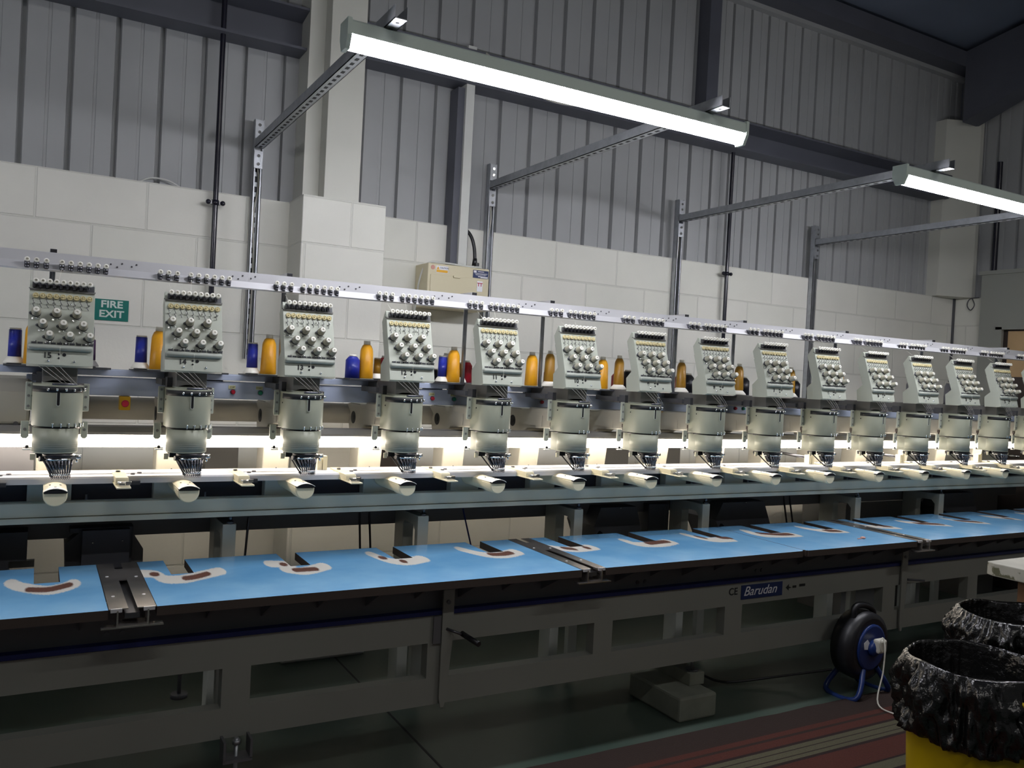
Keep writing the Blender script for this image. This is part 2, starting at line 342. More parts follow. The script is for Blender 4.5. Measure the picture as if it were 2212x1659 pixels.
# ------------------------------------------------- strut uprights + cantilever arms + battens
def slots_down(mb, x, y0, z0, z1, step=.05):
    z = z0
    while z < z1: mb.box(x - .007, x + .007, y0 - .0012, y0, z, z + .028); z += step
ARMX = [.90, 2.195, 3.575, 4.845]; desc = ['left of the block pier', 'right of the cream switch box', 'left of the right-hand black pipe', 'furthest right along the wall']
adesc = ['above the left end of the long lamp', 'behind the middle of the long lamp', 'reaching to the left end of the right-hand lamp', 'furthest right on the wall']
for i, x in enumerate(ARMX):
    zb = 1.455 if i == 0 else 1.10
    t = thing('strut_frame', (x, YW - .02, zb), 'galvanised wall strut with cantilever arm, upright standing ' + desc[i], 'bracket', 'galvanised strut frames on the wall')
    u = MB(); u.box(x - .021, x - .018, YW - .041, YW, zb, 2.625); u.box(x + .018, x + .021, YW - .041, YW, zb, 2.625); u.box(x - .021, x + .021, YW - .003, YW, zb, 2.625)
    u.box(x - .021, x - .012, YW - .041, YW - .038, zb, 2.40); u.box(x + .012, x + .021, YW - .041, YW - .038, zb, 2.40)
    u.cur = 1; slots_down(u, x, YW - .003, zb + .02, 2.4); u.build('upright', M_galv, t, extra=[M_ink])
    c = MB(); c.tube([(x + .004, YW - .02, 2.40), (x + .012, YW - .016, 2.30), (x - .004, YW - .012, 2.15), (x + .006, YW - .012, 1.9), (x, YW - .012, zb + .05)], .004); c.build('cable', M_cable, t)
    p = MB(); p.box(x - .02, x + .02, YW - .046, YW - .041, 2.385, 2.47); p.build('fixing_plate', M_galv, t)
    for z in (2.405, 2.445): MB().cyl((x, YW - .046, z), (x, YW - .053, z), .008, n=6).build('bolt', M_chrome, t)
    for z in (2.56, 2.595): MB().cyl((x, YW - .041, z), (x, YW - .05, z), .008, n=6).build('bolt', M_chrome, t)
    pl = MB(); pl.box(x - .02, x + .02, YW - .046, YW - .041, 2.53, 2.62); pl.build('fixing_plate', M_galv, t)
    y0 = 2.365; y1 = YW - .046; a = MB()
    a.box(x - .0205, x - .018, y0, y1, 2.482, 2.523); a.box(x + .018, x + .0205, y0, y1, 2.482, 2.523); a.box(x - .0205, x + .0205, y0, y1, 2.482, 2.485)
    a.cur = 1; y = 2.45
    while y < y1 - .05: a.box(x - .006, x + .006, y, y + .024, 2.4812, 2.482); y += .05
    a.build('arm', M_galv, t, extra=[M_ink])
    MB().cyl((x, y0 + .03, 2.4815), (x, y0 + .03, 2.481), .006).build('end_hole', M_ink, t)
def batten(x0, x1, y, zt, label, glow=None):
    t = thing('batten_lamp', ((x0 + x1) / 2, y, zt - .085), label, 'lamp', 'ceiling batten lamps')
    h = MB(); h.prism([(y - .034, zt - .045), (y - .034, zt - .008), (y - .024, zt), (y + .024, zt), (y + .034, zt - .008), (y + .034, zt - .045)], x0 + .01, x1 - .01, 'X'); h.build('housing', M_lampbody, t)
    e = MB(); e.prism([(y - .037, zt - .05), (y - .037, zt + .002), (y + .037, zt + .002), (y + .037, zt - .05), (y + .02, zt - .087), (y - .02, zt - .087)], x0, x0 + .014, 'X'); e.build('end_cap', M_lampbody, t)
    e = MB(); e.prism([(y - .037, zt - .05), (y - .037, zt + .002), (y + .037, zt + .002), (y + .037, zt - .05), (y + .02, zt - .087), (y - .02, zt - .087)], x1 - .014, x1, 'X'); e.build('end_cap', M_lampbody, t)
    pr = [(y - .033, zt - .045)] + [(y - .033 * math.cos(a), zt - .048 - .036 * math.sin(a)) for a in [math.pi * i / 12 for i in range(13)]] + [(y + .033, zt - .045)]
    d = MB(); d.prism(pr, x0 + .014, x1 - .014, 'X'); d.build('diffuser', glow or M_lamp, t)
    return t
batten(.762, 2.39, 2.475, 2.4805, 'long glowing white batten lamp hanging under the first two strut arms')
batten(3.36, 5.0, 2.475, 2.4805, 'glowing batten lamp cut off by the right edge of the photo')
batten(-2.6, -.95, 2.475, 2.4805, 'batten lamp further left in the same row, outside the photo')
batten(-.6, 1.1, -.8, 4.1, 'batten lamp high in the hall behind the photographer', M_hall)
batten(3.2, 4.9, -.8, 4.1, 'batten lamp high in the hall to the right of the photographer', M_hall)
# cables at the lamps
tag(MB().tube([(1.80, 2.49, 2.484), (1.95, 3.0, 2.60), (2.02, 3.5, 2.80), (2.06, 4.1, 3.18)], .005).build('lamp_cable', M_cable), 'thin pale cable running from the long lamp to the top of the trunking', 'cable')
# vertical trunking above the switch box
t = thing('cable_trunking', (1.99, 4.22, 2.03), 'tall white cable trunking with dark edges above the cream switch box', 'trunking')
MB().box(1.985, 2.035, 4.17, YW + .04, 2.03, 3.23).build('cover', M_trunk, t)
MB().box(1.945, 1.985, 4.19, YW + .04, 2.03, 3.0).build('backing', M_girt, t)
MB().box(2.035, 2.042, 4.18, YW + .04, 2.03, 3.0).build('edge_strip', M_gun, t)
# black pipes
def pipe(x, ztop, zbot, label):
    t = thing('black_pipe', (x, 4.205, zbot), label, 'pipe', 'black vertical pipes on the wall')
    MB().tube([(x, 4.205, zbot), (x, 4.205, ztop)], .0125, 12).build('pipe_run', M_pipe, t)
    c = MB(); zc = 2.19 if x < 5 else 2.3; c.cyl((x, 4.205, zc - .012), (x, 4.205, zc + .012), .017); c.box(x - .035, x + .035, 4.20, 4.215, zc - .008, zc + .008)
    c.ball((x - .033, 4.2, zc), .012); c.ball((x + .033, 4.2, zc), .012); c.build('pipe_clip', M_pipe, t)
pipe(.71, 4.3, 1.2, 'slim black pipe with clip, left of the steel column'); pipe(3.99, 3.0, 1.2, 'slim black pipe with clip, rising behind the right end of the long lamp')
t = tag(MB().tube([(6.5, 3.9, 2.45), (6.5, 3.9, 3.3)], .022, 12).build('black_pipe', M_pipe), 'thick dark pipe standing above the office partition at the far right', 'pipe')
tag(MB().tube([(6.54, 4.03, 2.25), (6.53, 4.10, 2.24), (6.53, 4.12, 2.19), (6.53, 4.09, 2.15), (6.53, 4.06, 2.19), (6.53, 4.08, 2.24)], .004).build('cable_loop', M_dark), 'small loop of grey cable hanging near the top of the right wall', 'cable')
tag(MB().tube([(.38, 4.27, 2.25), (.43, 4.27, 2.275), (.50, 4.27, 2.275), (.56, 4.27, 2.25)], .004).build('cable_hoop', M_trunk), 'pale cable arching just over the top of the block wall at left', 'cable')
# fire exit sign
t = thing('fire_exit_sign', (.29, YW, 1.597), 'green and white fire exit sign on the wall right of the head numbered fifteen', 'sign')
MB().box(.218, .358, YW - .004, YW, 1.597, 1.693).build('sign_plate', M_sign, t)
text('lettering', 'FIRE\nEXIT', .044, (.2875, YW - .0046, 1.6475), M_signw, t, align='CENTER', bold=.0012, xscale=1.15)
# switch box
t = thing('switch_box', (1.94, 4.16, 1.80), 'cream electrical switch box with warning stickers on the block wall', 'switch box')
MB().box(1.77, 2.135, 4.08, YW, 1.78, 2.012).build('box_body', M_boxcream, t, bevel=.006)
MB().box(1.785, 2.055, 4.074, 4.08, 1.78, 1.952).build('lid', M_boxcream, t, bevel=.002)
y = 4.0765
h = MB().box(1.915, 1.955, 4.066, 4.076, 1.945, 1.955).build('latch', M_boxcream, t)
c = MB().box(1.815, 1.885, y, y + .003, 1.963, 2.0).build('caution_label', M_lw, t); o = MB().box(1.8175, 1.8825, y - .001, y, 1.9655, 1.979).build('amber_band', M_orange, c)
MB().prism([(1.818, 1.981), (1.834, 1.981), (1.826, 1.997)], y - .001, y, 'Y').build('warning_triangle', M_orange, c)
text('caution_text', 'CAUTION', .0115, (1.836, y - .0012, 1.9895), M_navy, c)
n_ = MB().box(2.035, 2.128, y, y + .003, 1.958, 2.0).build('navy_label', M_navy, t)
for z, x0, x1, s in ((1.993, 2.062, 2.10, .003), (1.984, 2.04, 2.122, .0015), (1.979, 2.045, 2.118, .0015), (1.974, 2.05, 2.11, .0015), (1.966, 2.065, 2.124, .004), (1.961, 2.08, 2.124, .003)):
    MB().box(x0, x1, y - .001, y, z - s / 2, z + s / 2).build('print_line', M_lw, n_)
MB().box(2.038, 2.054, y - .001, y, 1.987, 1.997).build('emblem', M_lw, n_)
r = MB().box(2.062, 2.095, y + .001, y + .003, 1.885, 1.942).build('rating_sticker', M_lw, t)
text('tt_mark', 'TT', .026, (2.0785, y + .0004, 1.922), M_red, r, align='CENTER', bold=.0008)
MB().lathe([(.012, 0), (.012, .001)], (1.797, y + .002, 1.989), (0, -1, 0), 16).build('maker_oval', mat('faded_red', (.62, .32, .26), .6), t)
MB().tube([(2.095, 4.16, 2.01), (2.095, 4.16, 2.05)], .014, 12).build('cable_gland', M_black, t)
tag(MB().lathe([(.016, 0), (.011, .04)], (2.085, 4.165, 2.035)).tube([(2.085, 4.165, 2.06), (2.08, 4.17, 2.13), (2.065, 4.18, 2.19), (2.04, 4.20, 2.23), (2.02, 4.235, 2.24)], .0095, 10).build('black_cable', M_black), 'thick black cable curving up from the cream switch box into the wall', 'cable')
tag(MB().tube([(1.755, 4.2, 1.74), (1.758, 4.17, 1.9), (1.775, 4.15, 1.99), (1.81, 4.14, 2.022), (1.90, 4.13, 2.025), (2.03, 4.13, 2.02), (2.12, 4.15, 2.021), (2.148, 4.2, 1.96), (2.146, 4.21, 1.80)], .005).build('grey_cable', M_trunk), 'thin grey cable looping over the cream switch box', 'cable')
# ================================================================ THE MACHINE: bed, base, table, rails
X0, X1 = -1.3, 6.35
# bed: long grey-green beam under the cylinder arms
t = thing('machine_bed', (2.5, 3.4, .80), 'long grey-green steel bed beam running under the row of white cylinder arms', 'machine bed')
MB().prism([(3.25, .880), (3.25, .926), (3.262, .928), (3.30, .928), (3.30, .880)], X0, X1, 'X').build('front_beam', M_greenbeam, t)
MB().prism([(3.242, .859), (3.242, .8775), (3.30, .8775), (3.30, .859)], X0, X1, 'X').build('lower_lip', M_greenbeam, t)
MB().box(X0, X1, 3.262, 3.60, .865, .88).build('bed_floor', M_pitshade, t)
MB().box(X0, X1, 3.548, 3.60, .745, .862).build('rear_beam', M_neck, t)
MB().box(X0, X1, 3.335, 3.34, .88, .998).build('shade_plate', M_pitshade, t)  # dark sheet added to keep the cavity in shade and block strip light
hs = MB().box(-.013, .122, 3.29, 3.58, .88, .99).build('arm_housing', M_post, t, origin=(.055, 3.4, .88), bevel=.003)
MB().box(.03, .075, 3.283, 3.29, .89, .925).build('cover_plate', M_dark, hs)
index_children()
for k in range(1, 15):
    c = inst(hs, t, (.055 + P4 * k, 3.4, .88))
    for ch in KIDS.get(hs, []):
        q = ch.copy(); COL.objects.link(q); q.parent = c
for k in range(0, 14):
    x = .2 + P4 * k
    m = MB(); m.cyl((x - .03, 3.305, .885), (x - .03, 3.305, .945), .005); m.box(x - .045, x - .015, 3.298, 3.312, .88, .89)
    if k == 0: src = m.build('guide_pin', M_gun, t, origin=(x, 3.34, .885))
    else: inst(src, t, (x, 3.34, .885))
# gantry feet that carry the bed
px = [.66 - 1.6, .66 - .8] + [.66 + .8 * i for i in range(4)] + [4.25, 5.05]
near = {2: 'behind the table near head fourteen', 3: 'behind the table near head twelve', 4: 'behind the table near head ten', 5: 'behind the table near head eight', 6: 'behind the table near head five', 7: 'behind the table near head three'}
def support(x):
    t = thing('bed_support', (x, 3.4, .02), '', 'machine leg', 'gantry legs under the bed')
    poly = [(3.28, .02), (3.28, .823), (3.54, .823), (3.54, .02), (3.44, .02), (3.44, .765), (3.425, .78), (3.335, .78), (3.312, .757), (3.312, .02)]
    MB().prism(poly, x - .025, x + .025, 'X').build('leg_frame', M_post, t, bevel=.003)
    MB().cyl((x + .004, 3.292, .823), (x + .004, 3.292, .832), .014, n=8).cyl((x + .004, 3.292, .832), (x + .004, 3.292, .86), .008, n=10).build('jack_bolt', M_gun, t)
    return t
s0 = support(px[0])
index_children()
for i, x in enumerate(px):
    o = s0 if i == 0 else copy_tree(s0, None, (x - px[0], 0, 0))
    o['label'] = 'grey gantry leg with jack bolt under the bed, ' + near.get(i, ['furthest left, outside the photo', 'just outside the left edge'][i % 2])
# dark covers hanging under the bed
t = thing('drive_cover', (.22, 3.5, .52), 'dark folded sheet metal cover hanging under the bed between heads fifteen and fourteen', 'machine cover')
MB().prism([(.13, .793), (.13, .775), (.16, .775), (.115, .735), (.12, .64), (.125, .52), (.34, .52), (.345, .793)], 3.48, 3.62, 'Y').build('cover_body', M_dark, t)
MB().box(.17, .33, 3.44, 3.48, .52, .79).build('front_plate', mat('charcoal_sheet', (.11, .115, .14), .5), t)
MB().prism([(.33, .79), (.385, .70), (.385, .52), (.33, .52)], 3.5, 3.51, 'Y').build('side_flap', M_neck, t)
MB().ball((.205, 3.438, .745), .004).build('screw', M_chrome, t); MB().ball((.305, 3.438, .748), .004).build('screw', M_chrome, t)
t = thing('control_cabinet', (-.25, 3.55, .45), 'dark upright cabinet under the bed at the left edge of the photo', 'cabinet')
MB().box(-.55, -.005, 3.45, 3.70, .69, .793).build('cabinet_body', M_dark, t); MB().box(-.55, -.06, 3.45, 3.70, .5, .69).build('cabinet_foot', M_dark, t)
MB().box(-.09, .02, 3.50, 3.52, .655, .68).build('bottom_ledge', M_panel, t)
def cover(x, w, label, drop=.36):
    t = thing('motor_cover', (x, 3.55, .80 - drop), label, 'machine cover')
    MB().prism([(x - w * .5, .793), (x + w * .25, .793), (x + w * .62, .80 - drop), (x - w * .28, .80 - drop), (x - w * .62, .70)], 3.45, 3.70, 'Y').build('cover_body', M_dark, t)
    MB().cyl((x - w * .3, 3.46, .60), (x - w * .55, 3.44, .66), .022).build('drive_knob', M_black, t)
    MB().ball((x - w * .1, 3.446, .79), .005).build('screw', M_chrome, t)
cover(2.66, .30, 'dark sloping motor cover under the bed beside the gantry leg near head ten')
cover(3.55, .42, 'dark sloping motor cover under the bed beside the gantry leg near head eight')
cover(5.55, .42, 'dark sloping motor cover under the bed at the far right')
tag(MB().box(2.86, 2.97, 3.5, 3.66, .42, .793).box(2.965, 3.0, 3.5, 3.6, .42, .793).build('junction_box', M_dark, bevel=.004), 'dark upright junction box under the bed right of the sloping motor cover near head ten', 'box')
t = thing('grey_floor_unit', (4.9, 3.75, 0), 'pale grey low cabinet behind the machine legs near heads five and four', 'cabinet')
MB().box(4.55, 5.35, 3.60, 3.95, 0, .72).build('cabinet_body', M_neck, t); MB().box(4.53, 5.37, 3.58, 3.97, .72, .735).build('cabinet_top', M_neck, t)
tag(MB().box(5.9, 6.3, 3.65, 3.95, 0, .74).build('far_cabinet', M_neck), 'dim grey cabinet under the bed at the far right end', 'cabinet')
# dark things standing against the wall behind the machine
for x0_, x1_, z0_, z1_, m_, lab in ((.70, .85, .55, 1.12, 'd', 'dark grey panel leaning on the wall behind the machine between heads fourteen and thirteen'), (1.30, 1.37, .55, 1.12, 'd', 'narrow dark box against the wall behind the machine, left of head twelve'),
        (1.54, 1.70, .55, 1.105, 'b', 'brown board against the wall behind the machine, between heads twelve and eleven'), (2.98, 3.17, .55, 1.07, 'd', 'low dark box against the wall behind the machine, left of head nine'), (3.42, 3.58, .55, 1.06, 'd', 'dark stepped box against the wall behind the machine, right of head nine')):
    tag(MB().box(x0_, x1_, 4.10, 4.22, z0_ + .37, z1_).build('stored_board', M_neck if m_ == 'd' else M_brown, bevel=.003), lab, 'board')
# thin rods and hoses under the bed
for x, xb, m_, lab in ((.79, .77, M_gun, 'thin slanting metal rod under the bed right of the head fourteen gantry leg'), (1.27, 1.275, M_black, 'left one of two thin black hoses under the bed near head twelve'), (1.315, 1.325, M_black, 'right one of two thin black hoses under the bed near head twelve'),
        (1.78, 1.84, M_stripe, 'thin blue hose slanting down under the bed near head eleven'), (3.92, 3.95, M_black, 'left one of two thin black hoses under the bed near head six'), (3.97, 4.0, M_black, 'right one of two thin black hoses under the bed near head six')):
    tag(MB().tube([(x, 3.55, .80), (xb, 3.52, .55), (xb + (xb - x) * .6, 3.5, .3)], .005 if m_ != M_stripe else .004).build('hose', m_), lab, 'hose')
# ---------------- base frame with windows
t = thing('base_frame', (2.5, 2.8, .0), 'beige machine base panel with long rectangular openings under the blue table', 'machine base')
YP = 2.75
f = MB(); f.box(X0, X1, YP, YP + .012, .235, .333); f.box(X0, X1, YP, YP + .012, .461, .560)
f.box(X0, X1, YP + .012, YP + .07, .235, .247); f.box(X0, X1, YP + .012, YP + .05, .545, .560)
for a, b_ in ((-.80, -.68), (.552, .642), (1.265, 1.352), (1.998, 2.09), (2.708, 2.812), (3.79, 3.888), (4.51, 4.60), (5.28, 5.38)):
    f.box(a, b_, YP, YP + .012, .333, .461); f.box(a, a + .010, YP + .012, YP + .05, .333, .461); f.box(b_ - .01, b_, YP + .012, YP + .05, .333, .461)
f.box(X0, X1, YP + .012, YP + .05, .325, .333)
f.build('frame_panel', M_panel, t)
MB().box(X0, X1, YP - .003, YP + .03, .562, .577).build('pinstripe', M_stripe, t)
MB().box(X0, X1, YP + .03, YP + .05, .577, .69).build('upper_panel', M_panelup, t)
MB().box(X0, X1, 3.56, 3.62, .24, .34).build('rear_rail', M_panelup, t)
g0 = None
for i in range(-5, 24):
    x = 1.035 + .18 * i + (.0 if i % 2 == 0 else .005)
    if x < X0 or x > X1 - .3: continue
    h = .075 if i % 2 == 0 else .06
    if i % 2 == 0:
        if g0 is None: g0 = MB().prism([(2.63, .69), (2.78, .69), (2.78, .61)], x - .003, x + .003, 'X').build('gusset', M_panelup, t, origin=(x, 2.78, .65))
        else: inst(g0, t, (x, 2.78, .65))
    else: MB().prism([(2.66, .69), (2.78, .69), (2.78, .62)], x - .002, x + .002, 'X').build('gusset', M_panelup, t)
for x in (.215, .258, 2.23, 2.27, 2.92, 2.955): MB().lathe([(.009, 0), (.009, .004)], (x, 2.78, .60), (0, -1, 0), 6).build('bolt', M_gun, t)
jb = MB().cyl((2.615, 2.84, .165), (2.615, 2.84, .25), .007).cyl((2.615, 2.84, .222), (2.615, 2.84, .236), .013, n=6).build('jack_bolt', M_galv, t)
MB().cyl((2.615, 2.84, .16), (2.615, 2.84, .167), .03, n=20).build('foot_pad', M_dark, jb)
for x, y in ((.60, 2.75), (4.9, 2.75)):
    u = MB(); u.box(x - .045, x - .037, y - .06, y, .155 + .03, .245); u.box(x + .037, x + .045, y - .06, y, .185, .245); u.box(x - .045, x + .045, y - .06, y, .177, .187)
    q = u.build('foot_bracket', M_panelup, t)
    MB().cyl((x, y - .03, .02), (x, y - .03, .245), .007).cyl((x, y - .03, .225), (x, y - .03, .238), .013, n=6).build('jack_bolt', M_galv, q)
    MB().cyl((x, y - .03, .0), (x, y - .03, .02), .035, n=20).build('foot_pad', M_dark, q)
x = .50
u = MB(); u.box(x - .045, x - .037, 3.2, 3.28, .345, .44); u.box(x - .045, x + .045, 3.2, 3.28, .335, .345); u.cyl((x, 3.24, .20), (x, 3.24, .335), .007); u.cyl((x, 3.24, .20), (x, 3.24, .215), .03); u.build('inner_bracket', M_panelup, t)
# lettering on the base
pl = MB().box(2.800, 3.060, YP - .003, YP, .484, .548).build('maker_plate', M_navy, t)
text('lettering', 'Barudan', .060, (2.812, YP - .0036, .518), M_lw, pl, shear=.35, xscale=1.05)
text('ce_mark', 'CE', .045, (2.725, YP - .0006, .523), M_ink, t, bold=.0006)
cm = MB(); cm.prism([(3.085, .515), (3.105, .500), (3.105, .51), (3.125, .513), (3.105, .519), (3.105, .53)], YP - .001, YP, 'Y'); cm.box(3.13, 3.155, YP - .001, YP, .51, .521); cm.box(3.175, 3.215, YP - .001, YP, .513, .525); cm.build('pictograms', M_ink, t)
# table lift straps with crank
def strap(x, label, crank=True):
    t = thing('lift_strap', (x, 2.735, .226), label, 'strap', 'upright straps in front of the base panel')
    MB().prism([(x - .018, .655), (x + .026, .655), (x + .026, .47), (x + .008, .25), (x + .002, .226), (x - .010, .226), (x - .018, .26)], 2.733, 2.741, 'Y').build('strap_plate', M_panel, t)
    MB().cyl((x + .002, 2.733, .61), (x + .002, 2.728, .61), .008).build('strap_bolt', M_gun, t)
    if crank:
        MB().cyl((x, 2.735, .512), (x + .045, 2.70, .497), .005).build('crank_arm', M_gun, t)
        MB().cyl((x + .05, 2.71, .497), (x + .075, 2.62, .482), .010).build('crank_grip', M_black, t)
        MB().box(x - .05, x - .02, 2.738, 2.742, .46, .56).build('side_plate', M_panelup, t)
    else: MB().cyl((x + .03, 2.735, .49), (x + .12, 2.70, .485), .006).build('crank_arm', M_dark, t)
strap(1.33, 'beige tapered upright strap with crank handle on the base panel'); strap(3.93, 'dark upright strap on the base panel under the third steel channel', False)
# ---------------- blue table with slots, worn patches round each slot
WEAR={0:[[(-0.043,3.007),(-0.016,2.951),(0.051,2.889),(0.102,2.913),(0.128,2.951)],[(0.005,2.912),(0.058,2.896),(0.115,2.938)]],1:[[(0.328,3.021),(0.37,2.997),(0.391,2.922),(0.443,2.906),(0.498,2.934),(0.574,2.98)],[(0.363,3.0),(0.373,2.997),None,(0.453,2.915),(0.486,2.924),(0.53,2.957)]],2:[[(0.758,3.036),(0.821,3.009),None,(0.791,2.938),(0.842,2.897),(0.932,2.946)],[(0.798,3.016),(0.804,3.014),None,(0.818,2.919),(0.89,2.915)]],3:[[(1.159,3.079),(1.183,2.97),(1.233,2.925),(1.322,2.957)],[(1.175,3.015),(1.183,3.012),None,(1.23,2.936),(1.235,2.935)]],4:[[(1.54,3.066),(1.584,2.956),(1.65,2.925),(1.741,2.961)],[(1.613,2.948),(1.662,2.939),(1.71,2.956)]],5:[[(1.938,2.989),(1.996,2.937),(2.11,2.95)],[(1.977,2.968),(2.01,2.94),None,(2.076,2.945),(2.084,2.948)]],6:[[(2.346,3.022),(2.353,2.945),(2.446,2.92),(2.546,2.952)],[(2.413,2.946),(2.487,2.957),(2.534,2.961)]],7:[[(2.738,3.057),(2.762,2.939),(2.875,2.919)],[(2.764,3.011),(2.772,2.978),None,(2.857,2.96),(2.901,2.944)]],8:[[(3.128,3.05),(3.116,2.96),(3.242,2.924),(3.317,2.923)],[(3.152,2.995),(3.225,2.947),(3.305,2.936)]],9:[[(3.523,3.052),(3.558,2.958),(3.67,2.929)],[(3.586,2.951),(3.656,2.933)]],10:[[(3.946,3.051),(3.98,2.971),(4.09,2.926)],[(4.051,2.971),(4.088,2.953)]],11:[[(4.324,3.035),(4.409,2.959),(4.497,2.899)],[(4.365,2.977),(4.496,2.918)]],12:[[(4.724,3.02),(4.772,2.932),(4.847,2.892)],[(4.744,2.977),(4.842,2.908)]],13:[[(5.124,3.03),(5.193,2.959),(5.23,2.921)],[(5.19,2.952),(5.205,2.932)]],14:[[(5.52,3.03),(5.6,2.959),(5.64,2.921)],[(5.59,2.952),(5.605,2.932)]]}
def densify(pts):
    runs = [[]]
    for p in pts:
        if p is None: runs.append([])
        else: runs[-1].append(Vector((p[0], p[1])))
    out = []
    for r in runs:
        out += [(q.x, q.y) for q in (spline(r, 5) if len(r) > 2 else r)] + [None]
    return out
for _k in WEAR: WEAR[_k] = [densify(WEAR[_k][0]), densify(WEAR[_k][1])]
def segd(px_, py_, pts):
    best = 9.0; prev = None
    for p in pts:
        if p is None: prev = None; continue
        q = (p[0], p[1] * .36)
        if prev is not None:
            dx, dy = q[0] - prev[0], q[1] - prev[1]; L = dx * dx + dy * dy
            tt = max(0, min(1, ((px_ - prev[0]) * dx + (py_ - prev[1]) * dy) / L)) if L > 0 else 0
            best = min(best, math.hypot(px_ - prev[0] - tt * dx, py_ - prev[1] - tt * dy))
        else: best = min(best, math.hypot(px_ - q[0], py_ - q[1]))
        prev = q
    return best
tm = bpy.data.materials.new('blue_laminate'); tm.use_nodes = True; nt = tm.node_tree; bs = nt.nodes['Principled BSDF']
bs.inputs['Roughness'].default_value = .2; bs.inputs['Specular IOR Level'].default_value = .6; bs.inputs['Coat Weight'].default_value = .6; bs.inputs['Coat Roughness'].default_value = .06
g = nt.nodes.new('ShaderNodeNewGeometry')
def node(tp, **kw):
    n = nt.nodes.new(tp)
    for a, v in kw.items(): setattr(n, a, v)
    return n
nz = node('ShaderNodeTexNoise'); nz.inputs['Scale'].default_value = 150; nz.inputs['Detail'].default_value = 3; nt.links.new(g.outputs['Position'], nz.inputs['Vector'])
nb = node('ShaderNodeTexNoise'); nb.inputs['Scale'].default_value = 6; nb.inputs['Detail'].default_value = 6; nt.links.new(g.outputs['Position'], nb.inputs['Vector'])
def wobble(attr, amp, lo, hi):
    a = node('ShaderNodeAttribute', attribute_name=attr)
    m1 = node('ShaderNodeMath', operation='MULTIPLY_ADD'); m1.inputs[1].default_value = amp; m1.inputs[2].default_value = -amp * .5; nt.links.new(nz.outputs['Fac'], m1.inputs[0])
    m2 = node('ShaderNodeMath', operation='ADD'); nt.links.new(a.outputs['Fac'], m2.inputs[0]); nt.links.new(m1.outputs[0], m2.inputs[1])
    mr = node('ShaderNodeMapRange', interpolation_type='SMOOTHSTEP'); mr.inputs[1].default_value = lo; mr.inputs[2].default_value = hi; mr.inputs[3].default_value = 1; mr.inputs[4].default_value = 0
    nt.links.new(m2.outputs[0], mr.inputs[0]); return mr.outputs[0]
sy = node('ShaderNodeSeparateXYZ'); nt.links.new(g.outputs['Position'], sy.inputs[0])
gm = node('ShaderNodeMath', operation='MULTIPLY_ADD'); gm.inputs[1].default_value = .10; nt.links.new(nb.outputs['Fac'], gm.inputs[0]); nt.links.new(sy.outputs['Y'], gm.inputs[2])
gl_ = node('ShaderNodeMapRange'); gl_.inputs[1].default_value = 3.06; gl_.inputs[2].default_value = 3.16; gl_.inputs[3].default_value = .15; gl_.inputs[4].default_value = 1.0; nt.links.new(gm.outputs[0], gl_.inputs[0])
nt.links.new(gl_.outputs[0], bs.inputs['Coat Weight']); bs.inputs['Coat IOR'].default_value = 2.1   # unworn gloss is left at the back of the table
cr = node('ShaderNodeValToRGB'); cr.color_ramp.elements[0].position = .35; cr.color_ramp.elements[1].position = .72
cr.color_ramp.elements[0].color = (0.165, 0.44, 0.77, 1); cr.color_ramp.elements[1].color = (0.25, 0.54, 0.84, 1); nt.links.new(nb.outputs['Fac'], cr.inputs[0])
mx1 = node('ShaderNodeMixRGB'); nt.links.new(cr.outputs[0], mx1.inputs[1]); mx1.inputs[2].default_value = (.93, .90, .82, 1); nt.links.new(wobble('cream', .011, .0165, .0225), mx1.inputs[0])
mx2 = node('ShaderNodeMixRGB'); nt.links.new(mx1.outputs[0], mx2.inputs[1]); mx2.inputs[2].default_value = (.20, .095, .07, 1); nt.links.new(wobble('brown', .007, .0080, .0140), mx2.inputs[0])
nt.links.new(mx2.outputs[0], bs.inputs['Base Color'])
